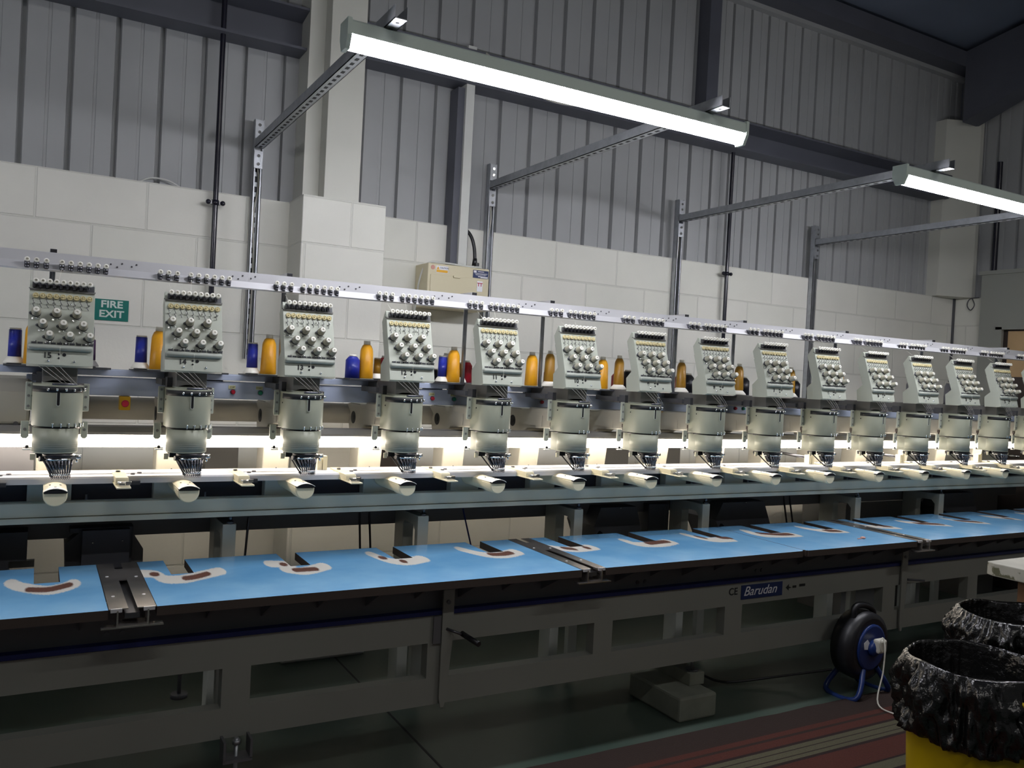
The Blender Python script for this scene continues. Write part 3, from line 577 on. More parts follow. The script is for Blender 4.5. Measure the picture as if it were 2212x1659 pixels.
def table(x0, x1, label, round_l=False, round_r=False):
    ya, yb, ys = 2.61, 3.19, 2.98
    slots = [(.018 + P4 * k, .09 + P4 * k) for k in range(-4, 16) if .018 + P4 * k > x0 and .09 + P4 * k < x1]
    xs = {round(x0, 4), round(x1, 4)}; x = x0
    while x < x1: xs.add(round(x, 4)); x += .008
    for a, b_ in slots: xs |= {round(a, 4), round(b_, 4)}
    xs = sorted(xs); xs = [x for i, x in enumerate(xs) if i == 0 or x - xs[i - 1] > 1e-4]
    yy = sorted({round(ya + .018 * i, 4) for i in range(int((yb - ya) / .018) + 1)} | {ys, yb, ya, ya + .006, ya + .012, ya + .02, ya + .03})
    R_ = .03
    def inside(cx, cy):
        if cy > ys and any(a < cx < b_ for a, b_ in slots): return False
        for flag, xc, sg in ((round_l, x0 + R_, -1), (round_r, x1 - R_, 1)):
            if flag and cy < ya + R_ and (cx - xc) * sg > 0 and math.hypot(cx - xc, cy - ya - R_) > R_: return False
        return True
    idx = {}; vs = []; fs = []
    def vid(i, j):
        if (i, j) not in idx: idx[(i, j)] = len(vs); vs.append((xs[i], yy[j], .72))
        return idx[(i, j)]
    for i in range(len(xs) - 1):
        for j in range(len(yy) - 1):
            if inside((xs[i] + xs[i + 1]) / 2, (yy[j] + yy[j + 1]) / 2): fs.append((vid(i, j), vid(i + 1, j), vid(i + 1, j + 1), vid(i, j + 1)))
    bm = bmesh.new(); bv = [bm.verts.new(v) for v in vs]
    for f_ in fs: bm.faces.new([bv[i] for i in f_])
    be = [e for e in bm.edges if e.is_boundary]
    r = bmesh.ops.extrude_edge_only(bm, edges=be); nv = [v for v in r['geom'] if isinstance(v, bmesh.types.BMVert)]
    for v in nv: v.co.z -= .028
    for f_ in bm.faces:
        f_.material_index = 0 if abs(f_.normal.z) > .5 or all(abs(v.co.z - .72) < 1e-5 for v in f_.verts) else 1
    bm.normal_update()
    o = Vector(((x0 + x1) / 2, 2.9, .692)); bmesh.ops.translate(bm, verts=bm.verts, vec=-o)
    me = bpy.data.meshes.new('table_section'); bm.to_mesh(me); bm.free(); me.materials.append(tm); me.materials.append(M_edge)
    ac = me.attributes.new('cream', 'FLOAT', 'POINT'); ab = me.attributes.new('brown', 'FLOAT', 'POINT')
    for i, v in enumerate(me.vertices):
        p = v.co + o; k = int(round((p.x - .06) / P4)); c_, b_ = 1.0, 1.0
        for kk in (k - 1, k, k + 1):
            if kk in WEAR:
                c_ = min(c_, segd(p.x, p.y * .36, WEAR[kk][0])); b_ = min(b_, segd(p.x, p.y * .36, WEAR[kk][1]))
        ac.data[i].value = c_; ab.data[i].value = b_
    return tag(link('table_section', me, None, o), label, 'table')
table(X0, .203, 'blue table section at the left edge, in front of head fifteen'); table(.332, 1.826, 'long blue table section between the first two steel channels, before head twelve')
table(1.938, 3.043, 'blue table section right of the second steel channel, in front of heads ten to eight', round_r=True); table(3.047, 3.842, 'blue table section with rounded left corner, in front of heads seven and six', round_l=True)
table(3.952, 6.2, 'blue table section at the far right, beyond the third steel channel')
def channel(x0, x1, label):
    t = thing('steel_channel', ((x0 + x1) / 2, 2.9, .66), label, 'channel', 'steel channels between the blue table sections')
    xm = (x0 + x1) / 2; w = x1 - x0
    a = MB(); a.box(x0, xm - .012, 2.612, 3.19, .7185, .7215); a.box(xm + .012, x1, 2.612, 3.19, .7185, .7215); a.box(xm - .012, xm + .012, 2.95, 3.10, .7185, .7215); a.build('top_plate', M_steel, t)
    MB().box(xm - .02, xm + .02, 2.62, 3.19, .69, .705).build('guide_rail', M_gun, t)
    b_ = MB(); b_.box(x0 + .02, x1 - .02, 2.60, 2.66, .672, .676); b_.box(x0 + .02, x0 + .024, 2.60, 2.66, .676, .718); b_.box(x1 - .024, x1 - .02, 2.60, 2.66, .676, .718); b_.box(x0 - .02, x1 + .02, 2.598, 2.63, .668, .672); b_.build('front_bracket', M_steel, t)
    for x in (x0 + .004, x1 - .034):
        MB().box(x, x + .03, 2.606, 2.612, .712, .7225).build('end_clip', M_alu, t)
    for x, y in ((x0 + .02, 2.75), (x1 - .02, 2.75), (x0 + .02, 3.0), (x1 - .02, 2.98)): MB().cyl((x, y, .7215), (x, y, .7225), .005, n=8).build('screw', M_alu, t)
channel(.205, .330, 'brushed steel channel between blue tables, nearest the left edge'); channel(1.828, 1.936, 'brushed steel channel between blue tables, near head eleven'); channel(3.844, 3.95, 'brushed steel channel between blue tables, near head six')
tag(MB().lathe([(.002, 0), (.012, .003), (.014, .006), (.006, .010)], (3.60, 2.74, .72)).box(3.56, 3.59, 2.735, 2.742, .7205, .7235).build('thread_scrap', MATS['faded_red'] if 'faded_red' in MATS else M_white), 'small pinkish scrap lying on the blue table in front of head six', 'scrap')
# ---------------- pantograph frame
t = thing('pantograph_frame', (2.5, 3.25, 1.0), 'long pale aluminium pantograph rail lit from above, behind the cylinder arms', 'frame')
MB().prism([(3.172, 1.002), (3.172, 1.020), (3.178, 1.026), (3.232, 1.026), (3.236, 1.021), (3.246, 1.021), (3.25, 1.027), (3.285, 1.027), (3.289, 1.022), (3.297, 1.022), (3.301, 1.028), (3.335, 1.028), (3.335, 1.002)], X0, X1, 'X').build('rail', M_alu, t)
for k, x in ((2, .985), (9, 3.80), (11, 4.60), (13, 5.40)):
    b_ = MB(); b_.box(x, x + .018, 3.27, 3.30, 1.026, 1.075); b_.box(x + .022, x + .04, 3.27, 3.30, 1.026, 1.082); b_.box(x, x + .04, 3.30, 3.305, 1.026, 1.075)
    q = b_.build('drive_bracket', M_cream, t)
    MB().cyl((x + .01, 3.30, 1.06), (x - .03, 3.55, 1.075), .008).build('drive_rod', M_gun, q)
def clamp(k, src=None):
    x = .243 + P4 * k
    t = thing('hoop_clamp', (x + .022, 3.17, 1.003), '', 'clamp', 'hoop clamp arms on the pantograph rail')
    MB().prism([(x, 3.02), (x + .044, 3.02), (x + .044, 3.20), (x + .055, 3.27), (x - .004, 3.27), (x - .002, 3.20)], 1.004, 1.009, 'Z').build('tongue', M_cream, t, bevel=.001)
    MB().prism([(3.09, 1.009), (3.09, 1.026), (3.10, 1.031), (3.30, 1.033), (3.30, 1.009)], x + .002, x + .042, 'X').build('arm_block', M_cream, t, bevel=.0015)
    l = MB(); l.box(x + .008, x + .040, 3.045, 3.088, 1.010, 1.013); l.box(x + .010, x + .028, 3.05, 3.085, 1.013, 1.020); l.cyl((x + .006, 3.065, 1.019), (x + .048, 3.065, 1.019), .003); l.box(x + .03, x + .046, 3.052, 3.06, 1.013, 1.024); l.build('latch', M_chrome, t)
    for sx_, sy_, sz_ in ((.02, 3.24, 1.033), (.066, 3.22, 1.026), (.09, 3.245, 1.026)): MB().cyl((x + sx_, sy_, sz_), (x + sx_, sy_, sz_ + .005), .008).build('thumb_screw', M_gun, t)
    MB().box(x + .05, x + .085, 3.155, 3.175, .998, 1.012).build('stop_block', M_gun, t)
    return t
c0 = clamp(-1); index_children()
for i, k in enumerate(range(-1, 14)):
    o = c0 if i == 0 else copy_tree(c0, None, (P4 * i, 0, 0))
    o['label'] = ('cream hoop clamp arm on the rail between heads %s and %s' % (NW(k), NW(k + 1))) if k >= 0 else 'cream hoop clamp arm at the left edge, left of head fifteen'
# ---------------- machine strip lights behind the needle cases
xs = [-1.25, .06, 1.26, 2.46, 3.66, 4.86, 6.06]
for i in range(6):
    a, b_ = xs[i], xs[i + 1]
    t = thing('strip_light', ((a + b_) / 2, 3.37, 1.10), '', 'lamp', 'strip lights behind the needle cases')
    t['label'] = 'warm white glowing strip light behind the needle cases, ' + ['left of head fifteen', 'from head fifteen to head twelve', 'from head twelve to head nine', 'from head nine to head six', 'from head six to head three', 'right of head three'][i]
    MB().prism([(3.285, 1.160), (3.285, 1.169), (3.30, 1.187), (3.38, 1.187), (3.405, 1.169), (3.405, 1.136), (3.401, 1.136), (3.401, 1.160)], a, b_, 'X').build('reflector', M_neck, t)  # rear lip added to keep the strip's light off the shaft tube
    pr = [(3.330 + .0235 * math.cos(math.pi * 2 * q / 14), 1.1335 + .0222 * math.sin(math.pi * 2 * q / 14)) for q in range(14)]
    MB().prism(pr, a + .005, b_ - .005, 'X').build('tube', M_strip, t)
# ---------------- blue control rails with buttons
YB = 3.375
t = thing('control_rail', (2.5, YB, 1.29), 'lilac blue rails with start and stop buttons running behind the heads', 'machine rail')
MB().box(X0, X1, YB, YB + .03, 1.366, 1.388).build('upper_rail', M_bluerail, t, bevel=.002)
MB().box(X0, X1, YB + .002, YB + .06, 1.386, 1.390).build('rail_shelf', M_bluerail, t)
for a, b_ in ((-.03, X1),):
    MB().box(a, b_, YB + .01, YB + .05, 1.294, 1.361).build('lower_rail', M_bluerail, t, bevel=.003)
for x, w in ((.54, .1), (1.50, .09), (1.62, .10), (2.02, .12), (2.86, .14), (3.28, .14)): MB().box(x, x + w, YB + .06, YB + .08, 1.352, 1.372).build('rail_bracket', M_dark, t)
def buttons(x1_, x2_):
    for x, m_, w in ((x1_, M_red, 'STOP'), (x2_, M_green, 'START')):
        l_ = MB().box(x - .013, x + .013, YB + .007, YB + .0095, 1.334, 1.347).build('button_label', M_label, t)
        text('label_text', w, .008, (x, YB + .0066, 1.3405), M_ink, l_, align='CENTER')
        MB().lathe([(.009, 0), (.0085, .010), (.006, .014)], (x + .004, YB + .01, 1.322), (0, -1, 0), 16).build('stop_button' if w == 'STOP' else 'start_button', m_, t)
        MB().lathe([(.010, 0), (.010, .004)], (x + .004, YB + .01, 1.322), (0, -1, 0), 16).build('button_collar', M_gun, t)
for a in (.665, 1.515, 2.08, 3.32, 4.3): buttons(a, a + .105 if a < 3 else a + .06)
for x in (.285, 2.835, 5.22):
    e = MB().box(x - .017, x + .019, YB - .012, YB + .04, 1.243, 1.293).build('emergency_stop', M_yellow, t, bevel=.002)
    MB().lathe([(.005, 0), (.005, .01), (.0125, .012), (.013, .02), (.010, .024)], (x, YB - .012, 1.268), (0, -1, 0), 18).build('red_knob', M_red, e)
# drive shaft tube and end housing
tag(MB().lathe([(.045, 0), (.045, X1)], (-.01, 3.665, 1.232), (1, 0, 0), 28).build('shaft_tube', M_beige), 'long beige round tube passing behind the arms of the heads', 'machine tube')
t = thing('end_housing', (-.5, 3.55, .95), 'smooth beige end housing of the machine at the left edge, left of head fifteen', 'machine housing')
MB().prism([(3.34, 1.187), (3.34, 1.30), (3.38, 1.345), (3.75, 1.345), (3.75, 1.187)], X0, -.015, 'X').build('upper_housing', M_beige, t, bevel=.01)
MB().box(X0, .005, 3.45, 3.60, 1.003, 1.17).build('lower_housing', M_panelup, t, bevel=.004)
MB().lathe([(.008, 0), (.008, .01)], (-.055, 3.34, 1.19), (0, -1, 0), 12).build('screw', M_gun, t)
# ---------------- thread rail above the heads
t = thing('thread_rail', (2.5, 3.2, 1.40), 'long aluminium rail above the heads carrying clusters of white thread eyelets', 'thread rail')
MB().prism([(3.160, 1.735), (3.160, 1.770), (3.262, 1.778), (3.262, 1.770), (3.170, 1.764), (3.170, 1.730), (3.150, 1.706), (3.145, 1.711)], X0, X1, 'X').build('rail', M_alu, t)
e = MB().ring((0, 0, 0), (0, -.99, .1), .0082, .0040, .010, 16).build('thread_guide', M_white, t, origin=(0, 0, 0))
b_ = MB(); b_.box(-.0075, .0075, .004, .02, -.028, -.004); b_.cyl((-.006, 0, -.012), (.006, 0, -.012), .0065, n=10); b_.cyl((-.005, -.002, -.022), (.005, -.002, -.022), .005, n=8)
b_.build('tension_clip', M_gun, e, origin=(0, 0, 0))
pos = [-.04, -.0135, .0146, .0594, .0855, .1126, .139, .165, .19]
index_children(); first = True; cnt = 0; rest = MB()
for k in range(0, 15):
    for dx in pos:
        p = Vector((dx + P4 * k, 3.143, 1.738)); cnt += 1
        if first: e.location = p - ORG[t]; first = False; continue
        if cnt <= 99:
            c = e.copy(); COL.objects.link(c); c.location = p - ORG[t]
            for ch in KIDS.get(e, []):
                q = ch.copy(); COL.objects.link(q); q.parent = c
        else:
            rest.cur = 0; rest.ring(tuple(p), (0, -.99, .1), .0082, .0040, .010, 10); rest.cur = 1; rest.box(p.x - .0075, p.x + .0075, p.y + .004, p.y + .016, p.z - .028, p.z - .006)
q = rest.build('thread_guides', M_white, t, extra=[M_gun]); q['kind'] = 'stuff'
for i in (0, 2, 4, 5, 7, 8, 10, 12, 14):
    x = .035 + P4 * i
    b_ = MB().box(x - .011, x + .011, 3.256, 3.52, 1.772, 1.792).build('support_tube', M_alu, t)
    MB().box(x - .010, x + .010, 3.250, 3.257, 1.773, 1.791).build('end_plug', M_black, b_)
    MB().cyl((x, 3.33, 1.3945), (x, 3.33, 1.772), .009).build('rail_post', M_galv, t)
holes = MB()
for k in range(14):
    for dx, dz in ((.27, .748), (.285, .756), (.225, .742), (.24, .755), (.205, .75)): holes.lathe([(.003, 0), (.003, .002)], (dx + P4 * k, 3.160, 1.0 + dz), (0, -1, 0), 8)
h = holes.build('rivets', M_gun, t); h['kind'] = 'stuff'
# ================================================================ EMBROIDERY HEADS (built once at k = 0, then copied)
def yf(z): return 3.022 + (z - 1.468) * .3147          # slanted face of the tension panel
NF = Vector((0, -.954, .300))
HB = (.065, 3.10, 1.12)
H = thing('embroidery_head', HB, hd(0), 'embroidery head', 'embroidery heads of the machine')
# --- tension panel
TP = MB().prism([(3.008, 1.402), (3.019, 1.445), (3.022, 1.468), (3.084, 1.664), (3.092, 1.669), (3.124, 1.626), (3.1135, 1.592), (3.1105, 1.590), (3.1105, 1.588), (3.1135, 1.586), (3.080, 1.487), (3.117, 1.456), (3.111, 1.395), (3.025, 1.396)], -.029, .157, 'X').build('tension_panel', M_sage2, H, bevel=.0015)
MB().box(-.031, .159, 3.0805, 3.086, 1.642, 1.645).prism([(yf(1.644) - .0015, 1.644), (yf(1.663) - .0015, 1.663), (yf(1.663) + .002, 1.663), (yf(1.644) + .002, 1.644)], -.018, .155, 'X').build('brush_strip', M_dark, TP)
MB().prism([(yf(1.639) - .004, 1.638), (yf(1.642) - .004, 1.643), (yf(1.642) + .003, 1.643), (yf(1.639) + .003, 1.638)], -.029, .157, 'X').build('groove_bar', M_neck, TP)
r_ = MB().lathe([(.0001, 0), (.006, .001), (.0095, .006), (.0095, .176), (.006, .181), (.0001, .182)], (-.027, 3.017, 1.457), (1, 0, 0), 16, False).build('roller_ledge', M_sage2_shaded, TP)
cmb = MB()
for i in range(10): cmb.box(-.018 + .0178 * i, -.018 + .0178 * i + .014, yf(1.471) - .003, yf(1.471) + .004, 1.4675, 1.4735)
cmb.build('comb_strip', M_dark, TP)
gl = MB()
for x in (-.006, .03, .062, .082, .108, .14): gl.ball((x, yf(1.474) - .004, 1.4755), .0025, 6)
gl.build('comb_pins', M_chrome, TP)
e0 = None; d0 = None; w0 = None
for i in range(9):
    x = -.012 + .0191 * i; p = (x, 3.066, 1.6655)
    if e0 is None:
        e0 = MB().ring((x, 3.066, 1.6655), (0, -.985, .17), .0086, .0040, .011, 16).build('thread_eyelet', M_white, TP, origin=p)
        d0 = MB().lathe([(.0092, 0), (.0092, .006), (.0072, .009), (.0068, .0065), (.0035, .006), (.003, .011), (.0001, .0112)], (x + .001, yf(1.621) + .001, 1.619), NF, 16, False).build('tension_disc', M_creamd, TP, origin=(x, 3.07, 1.62))
        w0 = MB().tube([(x - .007, yf(1.612), 1.611), (x - .007, yf(1.612) - .012, 1.607), (x - .0045, yf(1.6) - .010, 1.600), (x - .001, yf(1.596), 1.595)], .0011, 5).tube([(x - .006, yf(1.594), 1.594), (x - .006, yf(1.592) - .012, 1.590), (x - .001, yf(1.585), 1.582)], .0011, 5).build('check_spring', M_gun, TP, origin=(x, 3.06, 1.6))
        b0 = MB().box(x - .0095, x - .0045, 3.062, 3.078, 1.646, 1.662).cyl((x - .003, 3.068, 1.648), (x - .003, 3.064, 1.657), .0022, n=6).build('brush_tuft', M_gun, TP, origin=(x, 3.07, 1.65))
    else:
        inst(e0, TP, p); inst(d0, TP, (x, 3.07, 1.62)); inst(w0, TP, (x, 3.06, 1.6)); inst(b0, TP, (x, 3.07, 1.65))
k0 = None
for r in range(3):
    for c_ in range(3):
        tip = Vector((-.008 + .0195 * r + .057 * c_, (3.017, 3.006, 2.994)[r], (1.575, 1.538, 1.502)[r])); base = tip - NF * .037
        if k0 is None:
            K = MB().lathe([(.0130, .007), (.0135, .012), (.0127, .013), (.0132, .019), (.0120, .020), (.0124, .026), (.0110, .027), (.0112, .031), (.0092, .034)], base, NF, 18, False).build('tension_knob', M_knob, TP, origin=base)
            MB().ring(base + NF * .0325, NF, .0090, .0036, .0045, 18).build('knob_tip', M_white, K)
            MB().lathe([(.0142, 0), (.0142, .004), (.0125, .007)], base, NF, 18).ball(base + Vector((-.0155, -.004, -.001)), .0048, 6).build('knob_base', M_dark, K)
            MB().tube([base + Vector((-.004, -.004, -.020)), base + Vector((.004, -.016, -.015)), base + Vector((.012, -.014, -.016))], .0014, 5).cyl(base + Vector((-.010, -.002, -.020)), base + Vector((-.010, -.010, -.018)), .003, n=8).build('guide_wire', M_chrome, K)
            index_children(); k0 = K; kb = base.copy()
        else:
            n_ = inst(k0, TP, base)
            for ch in KIDS.get(k0, []):
                q = ch.copy(); COL.objects.link(q); q.parent = n_
cb = MB()
for x in (-.015, .037, .089, .141): cb.ball((x, yf(1.598) - .006, 1.598), .003, 7)
cb.build('chrome_studs', M_chrome, TP)
sc = None
for x in (.031, .103):
    if sc is None: sc = MB().ball((x, 3.010, 1.4155), .0042, 8).build('screw', M_chrome, TP, origin=(x, 3.01, 1.4155))
    else: inst(sc, TP, (x, 3.01, 1.4155))
MB().lathe([(.0035, 0), (.0035, .003)], (.060, 3.018, 1.437), (0, -1, 0), 12).lathe([(.0055, 0), (.0055, .004)], (.0745, 3.018, 1.436), (0, -1, 0), 14).lathe([(.003, 0), (.003, .003)], (.060, 3.0145, 1.425), (0, -1, 0), 12).build('fixing_holes', M_ink, TP)
# --- grey neck carrying the panel
MB().box(.017, .116, 3.06, 3.266, 1.338, 1.3965).box(.017, .116, 3.266, YB - .001, 1.338, 1.3885).build('neck_bracket', M_neck, H, bevel=.002)
MB().box(-.012, .017, 3.20, YB - .001, 1.345, 1.366).box(.0, .017, 3.155, 3.20, 1.338, 1.375).build('neck_side_block', M_dark, H)
# --- needle case
def dshape(cx, cy, r, yb, n=28, flare=0):
    return [(cx + r * math.cos(a), cy + r * math.sin(a)) for a in [-math.pi + math.pi * i / n for i in range(n + 1)]] + [(cx + r, yb), (cx - r, yb)]
NC = MB().outline(dshape(.0635, 3.080, .0725, 3.150), 1.207, 1.341).build('needle_case', M_sage, H, bevel=.002)
MB().outline(dshape(.0635, 3.080, .0730, 3.1), 1.3155, 1.3345).build('slot_band', M_ink, NC)
MB().prism([(.0595, 1.316), (.0675, 1.316), (.0675, 1.278), (.0655, 1.275), (.0615, 1.275), (.0595, 1.278)], 3.0055, 3.012, 'Y').build('lever_slit', M_black, NC)
MB().prism([(.058, 1.316), (.0595, 1.316), (.0595, 1.278), (.0615, 1.275), (.0655, 1.275), (.0675, 1.278), (.0675, 1.316), (.069, 1.316), (.069, 1.277), (.066, 1.273), (.061, 1.273), (.058, 1.277)], 3.0045, 3.012, 'Y').build('slit_rim', M_sage2, NC)
MB().outline(dshape(.0635, 3.080, .066, 3.12), 1.199, 1.208).build('gap_ring', M_black, NC)
cg = None
for i in range(8):
    a = math.radians(-100 + 17.5 * i) if i < 6 else 0
    p = (.0635 + .078 * math.cos(math.radians(-112 + 19 * i)), 3.080 + .078 * math.sin(math.radians(-112 + 19 * i)), 1.3255)
    if cg is None: cg = MB().lathe([(.0001, -.005), (.003, -.004), (.0036, 0), (.003, .004), (.0001, .005)], p, (0, 0, 1), 8, False).build('takeup_eye', M_chrome, NC, origin=p)
    else: inst(cg, NC, p)
pn = None
for i in range(8):
    a = math.radians(-100 + 18 * i); p = (.0635 + .0745 * math.cos(a), 3.080 + .0745 * math.sin(a), 1.209)
    if pn is None: pn = MB().lathe([(.0022, -.004), (.0022, .006), (.0035, .0065), (.0035, .009)], p, (0, 0, 1), 8).build('guide_pin', M_chrome, NC, origin=p)
    else: inst(pn, NC, p)
MB().outline([(.0635 + .0735 * math.cos(math.radians(-105 + 7 * i)), 3.08 + .0735 * math.sin(math.radians(-105 + 7 * i))) for i in range(17)] + [(.0635 + .06 * math.cos(math.radians(14 - 7 * i)), 3.08 + .06 * math.sin(math.radians(14 - 7 * i))) for i in range(18)], 1.340, 1.346).build('guide_plate', M_gun, NC)
MB().box(.016, .115, 3.045, 3.150, 1.340, 1.346).prism([(.02, 1.346), (.045, 1.353), (.085, 1.353), (.112, 1.346)], 3.06, 3.14, 'Y').build('top_cover', M_sage2, NC)
MB().lathe([(.003, 0), (.003, .0015)], (-.0092, 3.095, 1.30), (-1, 0, 0), 10).build('side_hole', M_ink, NC)
for x0, x1, zz, nm in ((-.029, -.009, 1.25, 'left'), (.136, .157, 1.25, 'right')):
    pl = MB().box(x0, x1, 3.140, 3.150, zz, 1.343).build('side_plate', M_sage2, H, bevel=.003)
    for z in (1.332, 1.298, 1.264):
        MB().lathe([(.0045, 0), (.0045, .002)], ((x0 + x1) / 2, 3.140, z), (0, -1, 0), 8).build('plate_screw', M_neck, pl)
for x0, x1 in ((-.038, -.014), (.136, .157)):
    pl = MB().prism([(x0, 1.165), (x0, 1.215), (x1, 1.215), (x1, 1.165), (x1 - .006, 1.158), (x0 + .006, 1.158)], 3.148, 3.158, 'Y').build('lower_tab', M_sage2, H, bevel=.002)
    MB().lathe([(.005, 0), (.005, .002)], ((x0 + x1) / 2, 3.148, 1.188), (0, -1, 0), 8).build('tab_screw', M_neck, pl)
# --- lower drum
LD = MB().lathe([(.0635, 0), (.0658, .004)], (.061, 3.076, 1.121), (0, 0, 1), 40).lathe([(.0658, 0), (.0662, .076)], (.061, 3.076, 1.125), (0, 0, 1), 40).box(.004, .118, 3.08, 3.16, 1.122, 1.200).build('lower_drum', M_sage, H)
MB().lathe([(.0662, 0), (.0662, .0008)], (.061, 3.076, 1.145), (0, 0, 1), 40).lathe([(.0659, 0), (.0659, .0008)], (.061, 3.076, 1.138), (0, 0, 1), 40).lathe([(.066, 0), (.066, .0008)], (.061, 3.076, 1.151), (0, 0, 1), 40).build('drum_grooves', M_beige, LD)
MB().cyl((-.005, 3.15, 1.126), (-.028, 3.158, 1.128), .0022).box(-.030, -.004, 3.150, 3.162, 1.119, 1.123).build('side_lever', M_white, H)
MB().ball((-.018, 3.155, 1.130), .006, 8).build('lever_knob', M_black, H)
# --- needle bars, presser feet
NB = MB().lathe([(.044, .010), (.044, .000), (.036, -.006), (.033, -.018), (.026, -.032), (.021, -.042)], (.070, 3.055, 1.110), (0, 0, 1), 18).build('needle_holder', M_black, H)
MB().lathe([(.038, 0), (.042, .001), (.042, .006), (.038, .007)], (.068, 3.052, 1.099), (0, 0, 1), 22).build('holder_ring', M_chrome, NB)
n0 = None
for i in range(9):
    u = (i - 4) / 4.0; bx = .079 + .022 * u + .002; top = Vector((.070 + .041 * u, 3.055 - .042 * math.sqrt(max(.02, 1 - u * u)), 1.100)); bot = Vector((.080 + .024 * u, 3.036 - .008 * (1 - u * u), 1.054))
    m = MB(); m.cyl(top, bot, .0042, .0028, 8); m.cyl(bot, bot + Vector((0, 0, -.013)), .0019, .0012, 6)
    m.tube([bot + Vector((-.003, .002, .004)), bot + Vector((-.0035, -.001, -.012)), bot + Vector((-.001, -.003, -.017)), bot + Vector((.003, -.001, -.012)), bot + Vector((.003, .002, .002))], .0009, 5)
    m.cyl(top.lerp(bot, .25) + Vector((0, -.003, 0)), top.lerp(bot, .42) + Vector((0, -.003, 0)), .0036, n=6)
    m.build('needle', M_gun if i % 3 else M_dark, NB)
    MB().cyl(bot + Vector((0, -.002, .003)), bot + Vector((0, -.002, -.004)), .0030, n=8).build('needle_clamp', M_chrome, NB)
MB().cyl((.018, 3.030, 1.104), (.030, 3.034, 1.103), .008).build('left_motor', M_black, NB)
MB().box(.106, .120, 3.04, 3.075, 1.100, 1.114).cyl((.118, 3.045, 1.108), (.136, 3.045, 1.108), .007, n=12).cyl((.124, 3.045, 1.090), (.124, 3.045, 1.106), .004, n=8).build('right_fitting', M_chrome, NB)
MB().box(-.008, .006, 3.088, 3.094, 1.094, 1.114).build('sensor_tag', M_cream, H)
MB().tube([(.008, 3.12, 1.112), (.03, 3.10, 1.098), (.044, 3.065, 1.066), (.052, 3.045, 1.050)], .003, 6).box(.010, .040, 3.09, 3.12, 1.100, 1.118).build('trimmer_lever', M_black, H)
MB().cyl((.052, 3.045, 1.050), (.056, 3.04, 1.046), .006, .004, 8).build('trimmer_tip', M_black, H)
# --- threads falling from the panel to the take-up levers
th = MB()
for x0, x1 in ((.002, .078), (.022, .090), (.045, .105), (.062, .115)): th.tube([(x0, 3.012, 1.400), ((x0 + x1) / 2, 3.010, 1.371), (x1, 3.014, 1.342)], .00045, 4)
th.tube([(-.008, 3.06, 1.660), (-.0135, 3.12, 1.70)], .0005, 4); th.tube([(.05, 3.06, 1.660), (.0594, 3.12, 1.72)], .0005, 4); th.tube([(.062, 3.006, 1.46), (.062, 3.003, 1.41)], .0005, 4)
q = th.build('threads', M_white, H); q['kind'] = 'stuff'
# --- arm casting behind
AR = MB().prism([(3.15, 1.302), (3.36, 1.298), (3.378, 1.290), (3.585, 1.286), (3.62, 1.278), (3.60, 1.265), (3.572, 1.245), (3.588, 1.20), (3.575, 1.16), (3.550, 1.08), (3.555, .985), (3.452, .985), (3.434, 1.10), (3.425, 1.172), (3.378, 1.198), (3.215, 1.210), (3.15, 1.210)], .010, .118, 'X').build('arm_casting', M_beige, H, bevel=.006)
MB().lathe([(.027, 0), (.027, .0015)], (.0095, 3.520, 1.224), (-1, 0, 0), 24).lathe([(.012, .0015), (.012, .003)], (.0095, 3.520, 1.224), (-1, 0, 0), 12).build('pulley_opening', M_ink, AR)
MB().box(.008, .0095, 3.25, 3.40, 1.215, 1.265).build('side_cover', M_beige, AR)
MB().box(.0085, .0095, 3.44, 3.56, 1.283, 1.2865).build('cover_lip', M_neck, AR)
MB().box(.005, .0095, 3.162, 3.176, 1.224, 1.240).box(.005, .0095, 3.166, 3.172, 1.205, 1.226).build('notch', M_brown, AR)
MB().lathe([(.003, 0), (.003, .001)], (.066, 3.4445, 1.015), (0, -1, 0), 8).build('base_screw', M_ink, AR)
index_children()
heads = [H]
for k in range(1, 15): heads.append(copy_tree(H, None, (P4 * k, 0, 0)))
extra_lbl = {0: 'sage green embroidery head numbered fifteen, leftmost in the row', 1: 'sage green embroidery head numbered fourteen, second from the left', 2: 'sage green embroidery head numbered thirteen, in front of the block pier',
 3: 'sage green embroidery head numbered twelve, fourth from the left', 4: 'sage green embroidery head numbered eleven, just below and right of the cream switch box', 5: 'sage green embroidery head numbered ten, sixth from the left', 6: 'sage green embroidery head numbered nine, left of the yellow emergency stop box'}
for k, h in enumerate(heads):
    h['label'] = extra_lbl.get(k, 'sage green embroidery head numbered %s, %s head to the right of the one numbered nine' % (NW(k), ['', 'first', 'second', 'third', 'fourth', 'fifth', 'sixth', 'seventh', 'eighth'][k - 6] if k > 6 else ''))
    tpk = [o for o in bpy.data.objects if o.parent == h and o.name.startswith('tension_panel')][0]
    text('head_number', str(NUM(k)), .0245, (.015 + P4 * k, 3.0140, 1.4320), M_ink, tpk, rot=(math.radians(76), 0, 0), bold=.0007)
